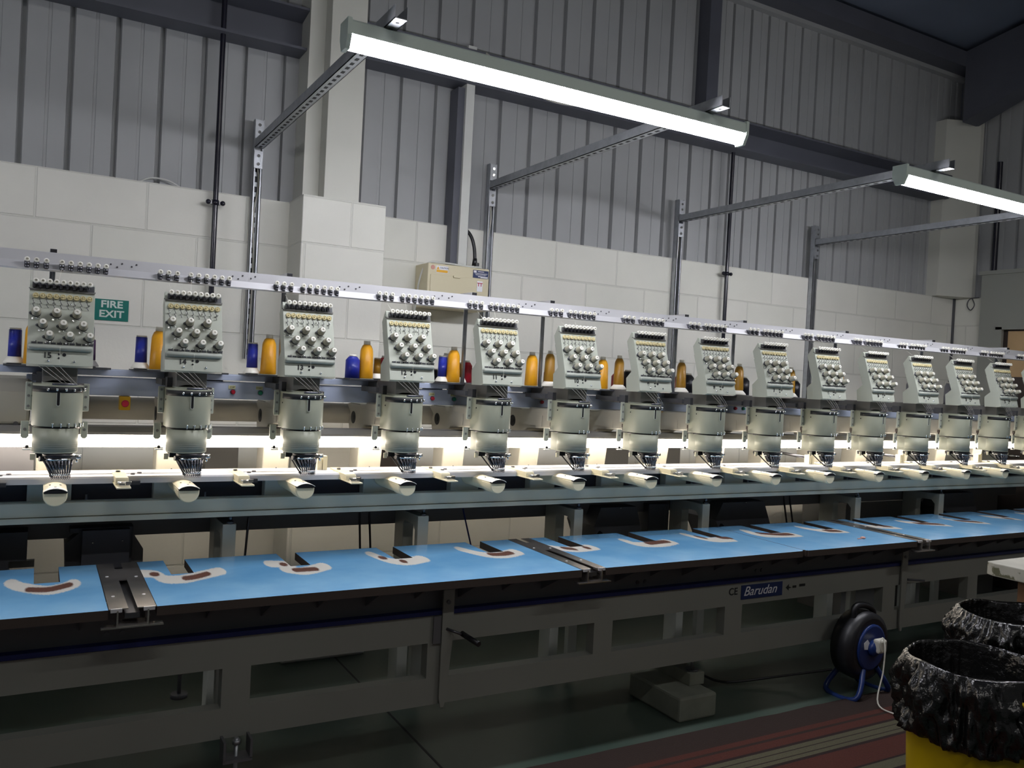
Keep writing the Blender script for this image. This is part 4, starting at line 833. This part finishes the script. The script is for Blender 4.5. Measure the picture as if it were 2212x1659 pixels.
# ---------------- cylinder arms
A = thing('cylinder_arm', (.067, 3.15, .952), '', 'cylinder arm', 'white cylinder arms of the machine')
def arc(r, zc, a0, a1, n): return [(.067 + r * math.cos(a), zc + r * math.sin(a)) for a in [math.radians(a0 + (a1 - a0) * i / n) for i in range(n + 1)]]
bp = arc(.0325, .9885, 180, 360, 20) + [(.0995, .997), (.0345, .997)]
MB().prism(bp, 3.09, 3.40, 'Y').build('arm_body', M_cream, A)
bp = arc(.0345, .9875, 180, 360, 22) + [(.1015, .996), (.0325, .996)]
m = MB(); m.prism(bp, 3.016, 3.095, 'Y'); m.prism([(.067 + (x - .067) * .95, .985 + (z - .985) * .95) for x, z in bp], 3.011, 3.017, 'Y'); m.build('end_cap', M_cream, A, bevel=.002)
pp = [(.0335, .9965)] + [(.067 + .0335 * math.sin(math.radians(a)) / math.sin(math.radians(40)), .970 + .0445 * math.cos(math.radians(a)) - .0028) for a in range(-40, 41, 8)] + [(.1005, .9965)]
MB().prism(pp, 3.022, 3.40, 'Y').build('needle_plate', M_cream, A)
MB().prism(pp, 3.008, 3.024, 'Y').prism([(.045, .9985), (.09, .9985), (.086, 1.007), (.067, 1.0085), (.049, 1.007)], 3.006, 3.0085, 'Y').build('hook_opening', M_black, A)
m = MB(); m.prism([(x, z + .0012) for x, z in pp[1:-1]] + [(x, z - .0008) for x, z in pp[1:-1]][::-1], 3.004, 3.03, 'Y'); m.build('plate_lip', M_white, A)
MB().cyl((.067, 3.04, 1.011), (.067, 3.04, 1.0135), .0035).cyl((.052, 3.10, 1.010), (.052, 3.10, 1.012), .003).cyl((.082, 3.10, 1.010), (.082, 3.10, 1.012), .003).build('plate_screws', M_neck, A)
index_children()
for k in range(0, 15):
    o = A if k == 0 else copy_tree(A, None, (P4 * k, 0, 0))
    o['label'] = 'cream rounded cylinder arm poking forward under the head numbered %s' % NW(k)
# ================================================================ THREAD TRAYS AND CONES
T0 = thing('thread_tray', (.065, 3.4, 1.390), '', 'tray', 'dark thread trays behind the heads')
MB().box(-.098, .228, 3.268, 3.462, 1.390, 1.394).box(-.098, .228, 3.268, 3.272, 1.394, 1.3965).build('tray_plate', M_dark, T0)
index_children()
for k in range(0, 15):
    o = T0 if k == 0 else copy_tree(T0, None, (P4 * k, 0, 0))
    o['label'] = 'thin dark thread tray behind the head numbered %s' % NW(k)
ZT = 1.394
CONES = {}
def cone(kind, thread, x, y, label, r=.031, h=.150, base=None):
    key = (kind, thread, r, h, base)
    if key in CONES:
        o = copy_tree(CONES[key], None, Vector((x, y, ZT)) - ORG[CONES[key]]); o['label'] = label; return o
    t = thing('thread_cone', (x, y, ZT), label, 'thread cone', 'thread cones on the trays')
    z = ZT; bd = MB().lathe([(r * 1.12, 0), (r * 1.12, .003), (r * .5, .005)], (x, y, z), n=24).build('rubber_mat', M_dark if base != 'pale' else M_sage2, t); z += .004
    if base in ('white', 'step'):
        MB().lathe([(r * 1.6, 0), (r * 1.57, .004), (r * 1.2, .016), (r * .95, .022), (r * .9, .024)], (x, y, z), n=28).build('flared_base', M_white if base == 'white' else M_neck, t); z += .023
    T = THREAD[thread]
    if kind == 'king':      # tall tapered cone with rounded shoulder
        MB().lathe([(r * .9, 0), (r, .004), (r * .86, h * .78), (r * .80, h * .84), (r * .62, h * .93), (r * .42, h * .965)], (x, y, z), n=28).build('wound_thread', T, t)
        MB().lathe([(r * .46, 0), (r * .43, h * .11)], (x, y, z + h * .955), n=18).build('cone_core', M_white, t)
    elif kind == 'spool':   # small straight spool
        MB().lathe([(r, 0), (r * .93, h)], (x, y, z), n=24).build('wound_thread', T, t)
        MB().lathe([(r * .85, 0), (r * .85, .006)], (x, y, z + h), n=18).build('spool_rim', M_white, t)
    elif kind == 'barrel':
        MB().lathe([(r, 0), (r * .97, h * .83), (r * .62, h * .98), (r * .5, h)], (x, y, z), n=28).build('wound_thread', T, t)
        MB().lathe([(r * .5, 0), (r * .46, .008)], (x, y, z + h), n=18).build('cone_core', M_white, t)
    index_children(); CONES[key] = t; return t
def L(k, what, where): return '%s, %s the head numbered %s' % (what, where, NW(k))
for k in range(0, 15):
    b_ = P4 * k
    if k in (0, 1, 2): cone('spool', 'blue thread', -.068 + b_, 3.36, L(k, 'slim blue spool on a white flared base', 'left of'), .021, .092, 'white')
    elif k == 3: cone('barrel', 'blue thread', -.070 + b_, 3.33, L(k, 'fat blue thread barrel', 'left of'), .030, .088)
    elif k == 4: cone('spool', 'blue thread', -.055 + b_, 3.35, L(k, 'blue spool on a white flared base', 'left of'), .020, .085, 'white')
    if k <= 6: cone('king', 'gold thread', -.012 + b_, 3.33, L(k, 'tall shiny gold thread cone', 'left of'), .0305, .146, 'pale')
    if k == 0:
        cone('spool', 'purple thread', .163, 3.35, 'dark purple spool on a grey stepped base, right of the head numbered fifteen', .019, .072, 'step')
        cone('barrel', 'silver thread', .157, 3.435, 'silver grey cone behind the dark purple spool, right of head fifteen', .024, .138, 'step')
    if k == 1: cone('spool', 'black thread', .155 + b_, 3.40, L(k, 'low dark spool', 'right of'), .020, .03)
    if k == 2: cone('king', 'old gold thread', .076 + b_, 3.36, L(k, 'dull old gold cone', 'directly left of and partly behind'), .029, .148, 'pale')
    if k in (3, 4):
        cone('spool', 'old gold thread', .062 + b_, 3.40, L(k, 'short black and gold spool on a white base', 'directly left of'), .0155, .060, 'white')
        cone('barrel', 'red thread', .105 + b_, 3.43, L(k, 'red thread barrel', 'partly behind and left of'), .024, .092)
    if k == 4:
        cone('barrel', 'white thread', -.0 + b_, 3.435, L(k, 'white cone at the back of the tray', 'left of'), .022, .12)
        cone('spool', 'black thread', -.05 + b_, 3.44, L(k, 'small black spool at the back of the tray', 'left of'), .014, .05)
    if 5 <= k <= 11:
        cone('king', 'old gold thread', .088 + b_, 3.33 + .004 * (k % 2), L(k, 'tall dull gold cone on a white base', 'directly left of'), .0265, .135, 'white')
        if k < 10: cone('barrel', 'red thread', .132 + b_, 3.41, L(k, 'red thread barrel behind the dull gold cone', 'left of'), .025, .078)
    if k == 5: cone('spool', 'white thread', .034 + b_, 3.42, L(k, 'white spool between two gold cones', 'left of'), .020, .088)
    if 6 <= k <= 13:
        cone('barrel', 'black thread', (.195 if k < 10 else .155) + b_, 3.40, L(k, 'black thread barrel', 'partly behind'), .032, .092)
    if 8 <= k <= 13:
        cone('barrel', 'silver thread', .085 + b_, 3.435, L(k, 'silver grey striped cone at the back', 'behind and left of'), .022, .135)
    if 10 <= k <= 12: cone('barrel', 'blue thread', .214 + b_, 3.42, L(k, 'bright blue cone peeking out', 'to the right of'), .0225, .088)
# ================================================================ FLOOR THINGS IN FRONT OF THE MACHINE
cmn = bpy.data.materials.new('striped_carpet'); cmn.use_nodes = True; nt = cmn.node_tree; bs = nt.nodes['Principled BSDF']; bs.inputs['Roughness'].default_value = .95
g = nt.nodes.new('ShaderNodeNewGeometry'); sx = nt.nodes.new('ShaderNodeSeparateXYZ'); nt.links.new(g.outputs['Position'], sx.inputs[0])
mr = nt.nodes.new('ShaderNodeMapRange'); mr.inputs[1].default_value = 1.20; mr.inputs[2].default_value = 2.60; nt.links.new(sx.outputs['Y'], mr.inputs[0])
cr = nt.nodes.new('ShaderNodeValToRGB'); cr.color_ramp.interpolation = 'CONSTANT'; nt.links.new(mr.outputs[0], cr.inputs[0])
red, brn, cre, dk = (.10, .022, .012, 1), (.033, .016, .011, 1), (.12, .11, .062, 1), (.025, .009, .007, 1)
bands = [(1.20, red), (1.62, cre), (1.70, red), (2.02, dk), (2.035, cre), (2.09, dk), (2.10, red), (2.225, dk), (2.24, cre), (2.262, dk), (2.270, cre), (2.30, dk), (2.306, cre), (2.335, dk), (2.35, red), (2.40, brn), (2.415, red), (2.45, brn)]
els = cr.color_ramp.elements
for i, (y, c_) in enumerate(bands):
    p = (y - 1.2) / 1.4
    e = els[0] if i == 0 else (els[1] if i == 1 else els.new(p)); e.position = p; e.color = c_
n = nt.nodes.new('ShaderNodeTexNoise'); n.inputs['Scale'].default_value = 220; nt.links.new(g.outputs['Position'], n.inputs['Vector'])
mx = nt.nodes.new('ShaderNodeMixRGB'); mx.blend_type = 'MULTIPLY'; mx.inputs[0].default_value = .6; nt.links.new(cr.outputs[0], mx.inputs[1]); nt.links.new(n.outputs['Fac'], mx.inputs[2])
nt.links.new(mx.outputs[0], bs.inputs['Base Color'])
bp_ = nt.nodes.new('ShaderNodeBump'); bp_.inputs['Strength'].default_value = .5; bp_.inputs['Distance'].default_value = .004; nt.links.new(n.outputs['Fac'], bp_.inputs['Height']); nt.links.new(bp_.outputs[0], bs.inputs['Normal'])
mb = MB(); edge = [(X0 - 1, 1.2)] + [(x, 1.2) for x in (6.4,)] + [(6.4 - .1 * i, 2.60 + .008 * noise.noise(Vector((i * .9, 3, 1)))) for i in range(88)]
mb.outline(edge, .0, .008, False); tag(mb.build('carpet_runner', cmn), 'striped red, brown and cream carpet runner along the front of the machine', 'carpet')
tag(MB().prism([(3.40, 2.22), (3.95, 2.06), (3.80, 1.72), (3.16, 1.96)], .008, .012, 'Z').build('black_mat', M_black), 'flat black mat on the striped carpet beside the yellow bin', 'mat')
# concrete block and plate under a machine foot
tag(MB().box(2.43, 2.64, 2.70, 3.05, 0, .105).build('concrete_block', M_block, bevel=.01), 'pale concrete block on the floor under the machine foot', 'block')
tag(MB().box(2.57, 2.655, 2.80, 3.22, .105, .16).build('foot_packer', M_block, bevel=.003), 'pale packing bar lying across the concrete block under the jack bolt', 'packer')
# cable reel
t = thing('cable_reel', (3.5, 2.62, 0), 'dark blue and black extension cable reel with handle standing before the machine', 'cable reel')
R_ = Vector((3.50, 2.64, .235))
ax = Vector((.08, -1, 0)).normalized()
rl = MB(); rl.lathe([(.135, -.02), (.158, -.01), (.165, .05), (.158, .09), (.135, .10)], R_ + ax * -.05, ax, 32); rl.build('drum', M_black, t)
MB().lathe([(.11, 0), (.11, .006), (.10, .010)], R_ + ax * .05, ax, 32).build('face_plate', M_reel, t)
MB().lathe([(.04, 0), (.036, .02), (.02, .03)], R_ + ax * .06 + Vector((0, 0, .0)), ax, 16).build('socket_hub', M_reel, t)
h = MB(); side = Vector((ax.y * -1, ax.x, 0)) * 1.0; side = Vector((1, .08, 0)).normalized()
h.tube([R_ + side * -.075 + Vector((0, 0, .12)), R_ + side * -.07 + Vector((0, 0, .185)), R_ + side * .0 + Vector((0, 0, .19)), R_ + side * .075 + Vector((0, 0, .16)), R_ + side * .09 + Vector((0, 0, .10))], .015, 10); h.build('handle', M_black, t)
f = MB()
for sg in (-1, 1): f.tube([R_ + side * .05 * sg + ax * .05 + Vector((0, 0, -.1)), R_ + side * .13 * sg + ax * .07 + Vector((0, 0, -.22)), R_ + side * .13 * sg - ax * .09 + Vector((0, 0, -.22)), R_ + side * .05 * sg - ax * .06 + Vector((0, 0, -.1))], .013, 8)
f.build('stand', M_reel, t)
st = MB().lathe([(.026, 0), (.026, .001)], R_ + ax * .0605 + side * -.05 + Vector((0, 0, .02)), ax, 5).build('sticker', M_lw, t)
pg = R_ + ax * .09 + side * .01 + Vector((0, 0, .015))
t2 = thing('white_plug', pg, 'white mains plug and cable plugged into the dark blue cable reel', 'plug')
MB().box(pg.x - .028, pg.x + .028, pg.y - .02, pg.y + .02, pg.z - .03, pg.z + .035).build('plug_body', M_cable, t2, bevel=.01)
MB().tube([pg + Vector((-.005, -.015, -.02)), pg + Vector((-.03, -.03, -.01)), pg + Vector((-.045, -.03, .03)), pg + Vector((-.02, -.03, .05)), pg + Vector((-.03, -.05, 0)), pg + Vector((-.05, -.06, -.1)), (3.40, 2.46, .03), (3.40, 2.36, .014), (3.42, 2.24, .0125), (3.46, 2.10, .0125), (3.44, 1.95, .016)], .0035, 8).build('plug_cable', M_cable, t2)
tag(MB().tube([(3.40, 2.72, .10), (3.2, 2.86, .045), (2.95, 2.95, .02), (2.82, 2.98, .06), (2.70, 3.0, .13), (2.60, 3.1, .172)], .006).build('black_cable', M_black), 'black cable running from the cable reel under the machine to the concrete block', 'cable')
# ---------------- bins with liners
def liner(c, r, z, hang, label, yellow=None, seed=1.0, open_d=.22):
    t = thing('waste_bin', (c[0], c[1], 0.0), label, 'bin')
    if yellow is not None:
        MB().lathe([(.001, 0), (r * .88, 0), (r * .89, .02), (r * 1.0, z - hang * .55)], (c[0], c[1], 0.008), n=48, capped=False).build('bin_body', yellow, t)
    n = 260; prof = [(.80, -open_d), (.88, -open_d * .6), (.93, -.08), (.965, -.03), (.985, -.006), (1.0, .004), (1.03, .0), (1.055, -.02)] + [(1.07 + .05 * math.sin(math.pi * i / 14), -.02 - hang * i / 14) for i in range(1, 15)] + [(1.035, -.02 - hang - .004)]
    vs = []; m = len(prof)
    for j, (pr, h) in enumerate(prof):
        for i in range(n):
            a = 2 * math.pi * i / n; d = Vector((math.cos(a), math.sin(a), 0))
            w = noise.noise(Vector((d.x * 2.2, d.y * 2.2, h * 6 + seed))) ; w2 = abs(noise.noise(Vector((d.x * 7, d.y * 7, h * 14 + seed * 3)))); w3 = noise.noise(Vector((d.x * 16, d.y * 16, h * 30 + seed)))
            w4 = noise.noise(Vector((d.x * 30, d.y * 30, h * 45 + seed)))
            k_ = min(1, max(0, (j - 5) / 6)) if j > 5 else .35 * (5 - j) / 5
            rr = r * pr + k_ * (.045 * w + .045 * (.35 - w2) + .016 * w3 + .012 * abs(w4)) + .003 * w3
            sag = .012 * noise.noise(Vector((d.x * 1.6, d.y * 1.6, seed * 5))) * (1 if j > 2 else .3) + (.018 * w if j > m - 4 else 0)
            vs.append((c[0] + d.x * rr, c[1] + d.y * rr, z + h + sag))
    vs.append((c[0], c[1], z - open_d - .02))
    fs = [(j * n + i, j * n + (i + 1) % n, (j + 1) * n + (i + 1) % n, (j + 1) * n + i) for j in range(m - 1) for i in range(n)] + [(len(vs) - 1, (i + 1) % n, i) for i in range(n)]
    MB().add(vs, fs, True).build('bin_liner', M_bag, t); return t
b1 = liner((2.665, 1.575), .205, .605, .205, 'yellow bin lined with a crumpled black bag, at the bottom right corner', M_bin, 1.3)
MB().prism([(2.548, .53), (2.565, .53), (2.560, .56), (2.551, .555)], 1.362, 1.38, 'Y').build('yellow_tab', M_bin, b1)
liner((3.175, 1.74), .19, .66, .12, 'smaller black lined bin behind the yellow bin, below the table corner', M_black, 4.7)
# ---------------- worktable corner at the right
wm = mat('chipped_white_board', (.45, .44, .38), .6, noise_amt=.15, noise_scale=10)
nt = wm.node_tree; bs = nt.nodes['Principled BSDF']; lk = bs.inputs['Base Color'].links[0].from_socket
tc = nt.nodes.new('ShaderNodeTexCoord'); n = nt.nodes.new('ShaderNodeTexNoise'); n.inputs['Scale'].default_value = 26; n.inputs['Detail'].default_value = 6; nt.links.new(tc.outputs['Object'], n.inputs['Vector'])
g = nt.nodes.new('ShaderNodeNewGeometry'); sx = nt.nodes.new('ShaderNodeSeparateXYZ'); nt.links.new(g.outputs['Normal'], sx.inputs[0])
ab_ = nt.nodes.new('ShaderNodeMath'); ab_.operation = 'ABSOLUTE'; nt.links.new(sx.outputs['Z'], ab_.inputs[0])
sb = nt.nodes.new('ShaderNodeMath'); sb.operation = 'SUBTRACT'; nt.links.new(n.outputs['Fac'], sb.inputs[0]); nt.links.new(ab_.outputs[0], sb.inputs[1])
mr = nt.nodes.new('ShaderNodeMapRange'); mr.inputs[1].default_value = .50; mr.inputs[2].default_value = .56; nt.links.new(sb.outputs[0], mr.inputs[0])
mx = nt.nodes.new('ShaderNodeMixRGB'); nt.links.new(mr.outputs[0], mx.inputs[0]); nt.links.new(lk, mx.inputs[1]); mx.inputs[2].default_value = (.12, .12, .07, 1); nt.links.new(mx.outputs[0], bs.inputs['Base Color'])
t = thing('work_table', (4.1, 1.5, 0), 'worktable corner with a thick chipped white top and a timber leg, right edge', 'table')
m = MB(); cor = []
pts = [(3.33, 1.955), (4.9, 1.955), (4.9, .9), (3.325, .9), (3.318, 1.4), (3.324, 1.7), (3.318, 1.85), (3.315, 1.92)]
m.outline(pts, .748, .80, False); m.build('table_top', wm, t, bevel=.004)
MB().box(3.40, 3.47, 1.80, 1.87, .008, .748).build('leg', M_timber, t); MB().box(4.75, 4.82, 1.80, 1.87, .008, .748).build('leg', M_timber, t)
MB().box(3.40, 3.47, .95, 1.02, .008, .748).build('leg', M_timber, t); MB().box(4.75, 4.82, .95, 1.02, .008, .748).build('leg', M_timber, t)
MB().box(3.47, 4.75, 1.82, 1.85, .66, .748).box(3.43, 3.46, 1.02, 1.80, .66, .748).build('apron', M_timber, t)
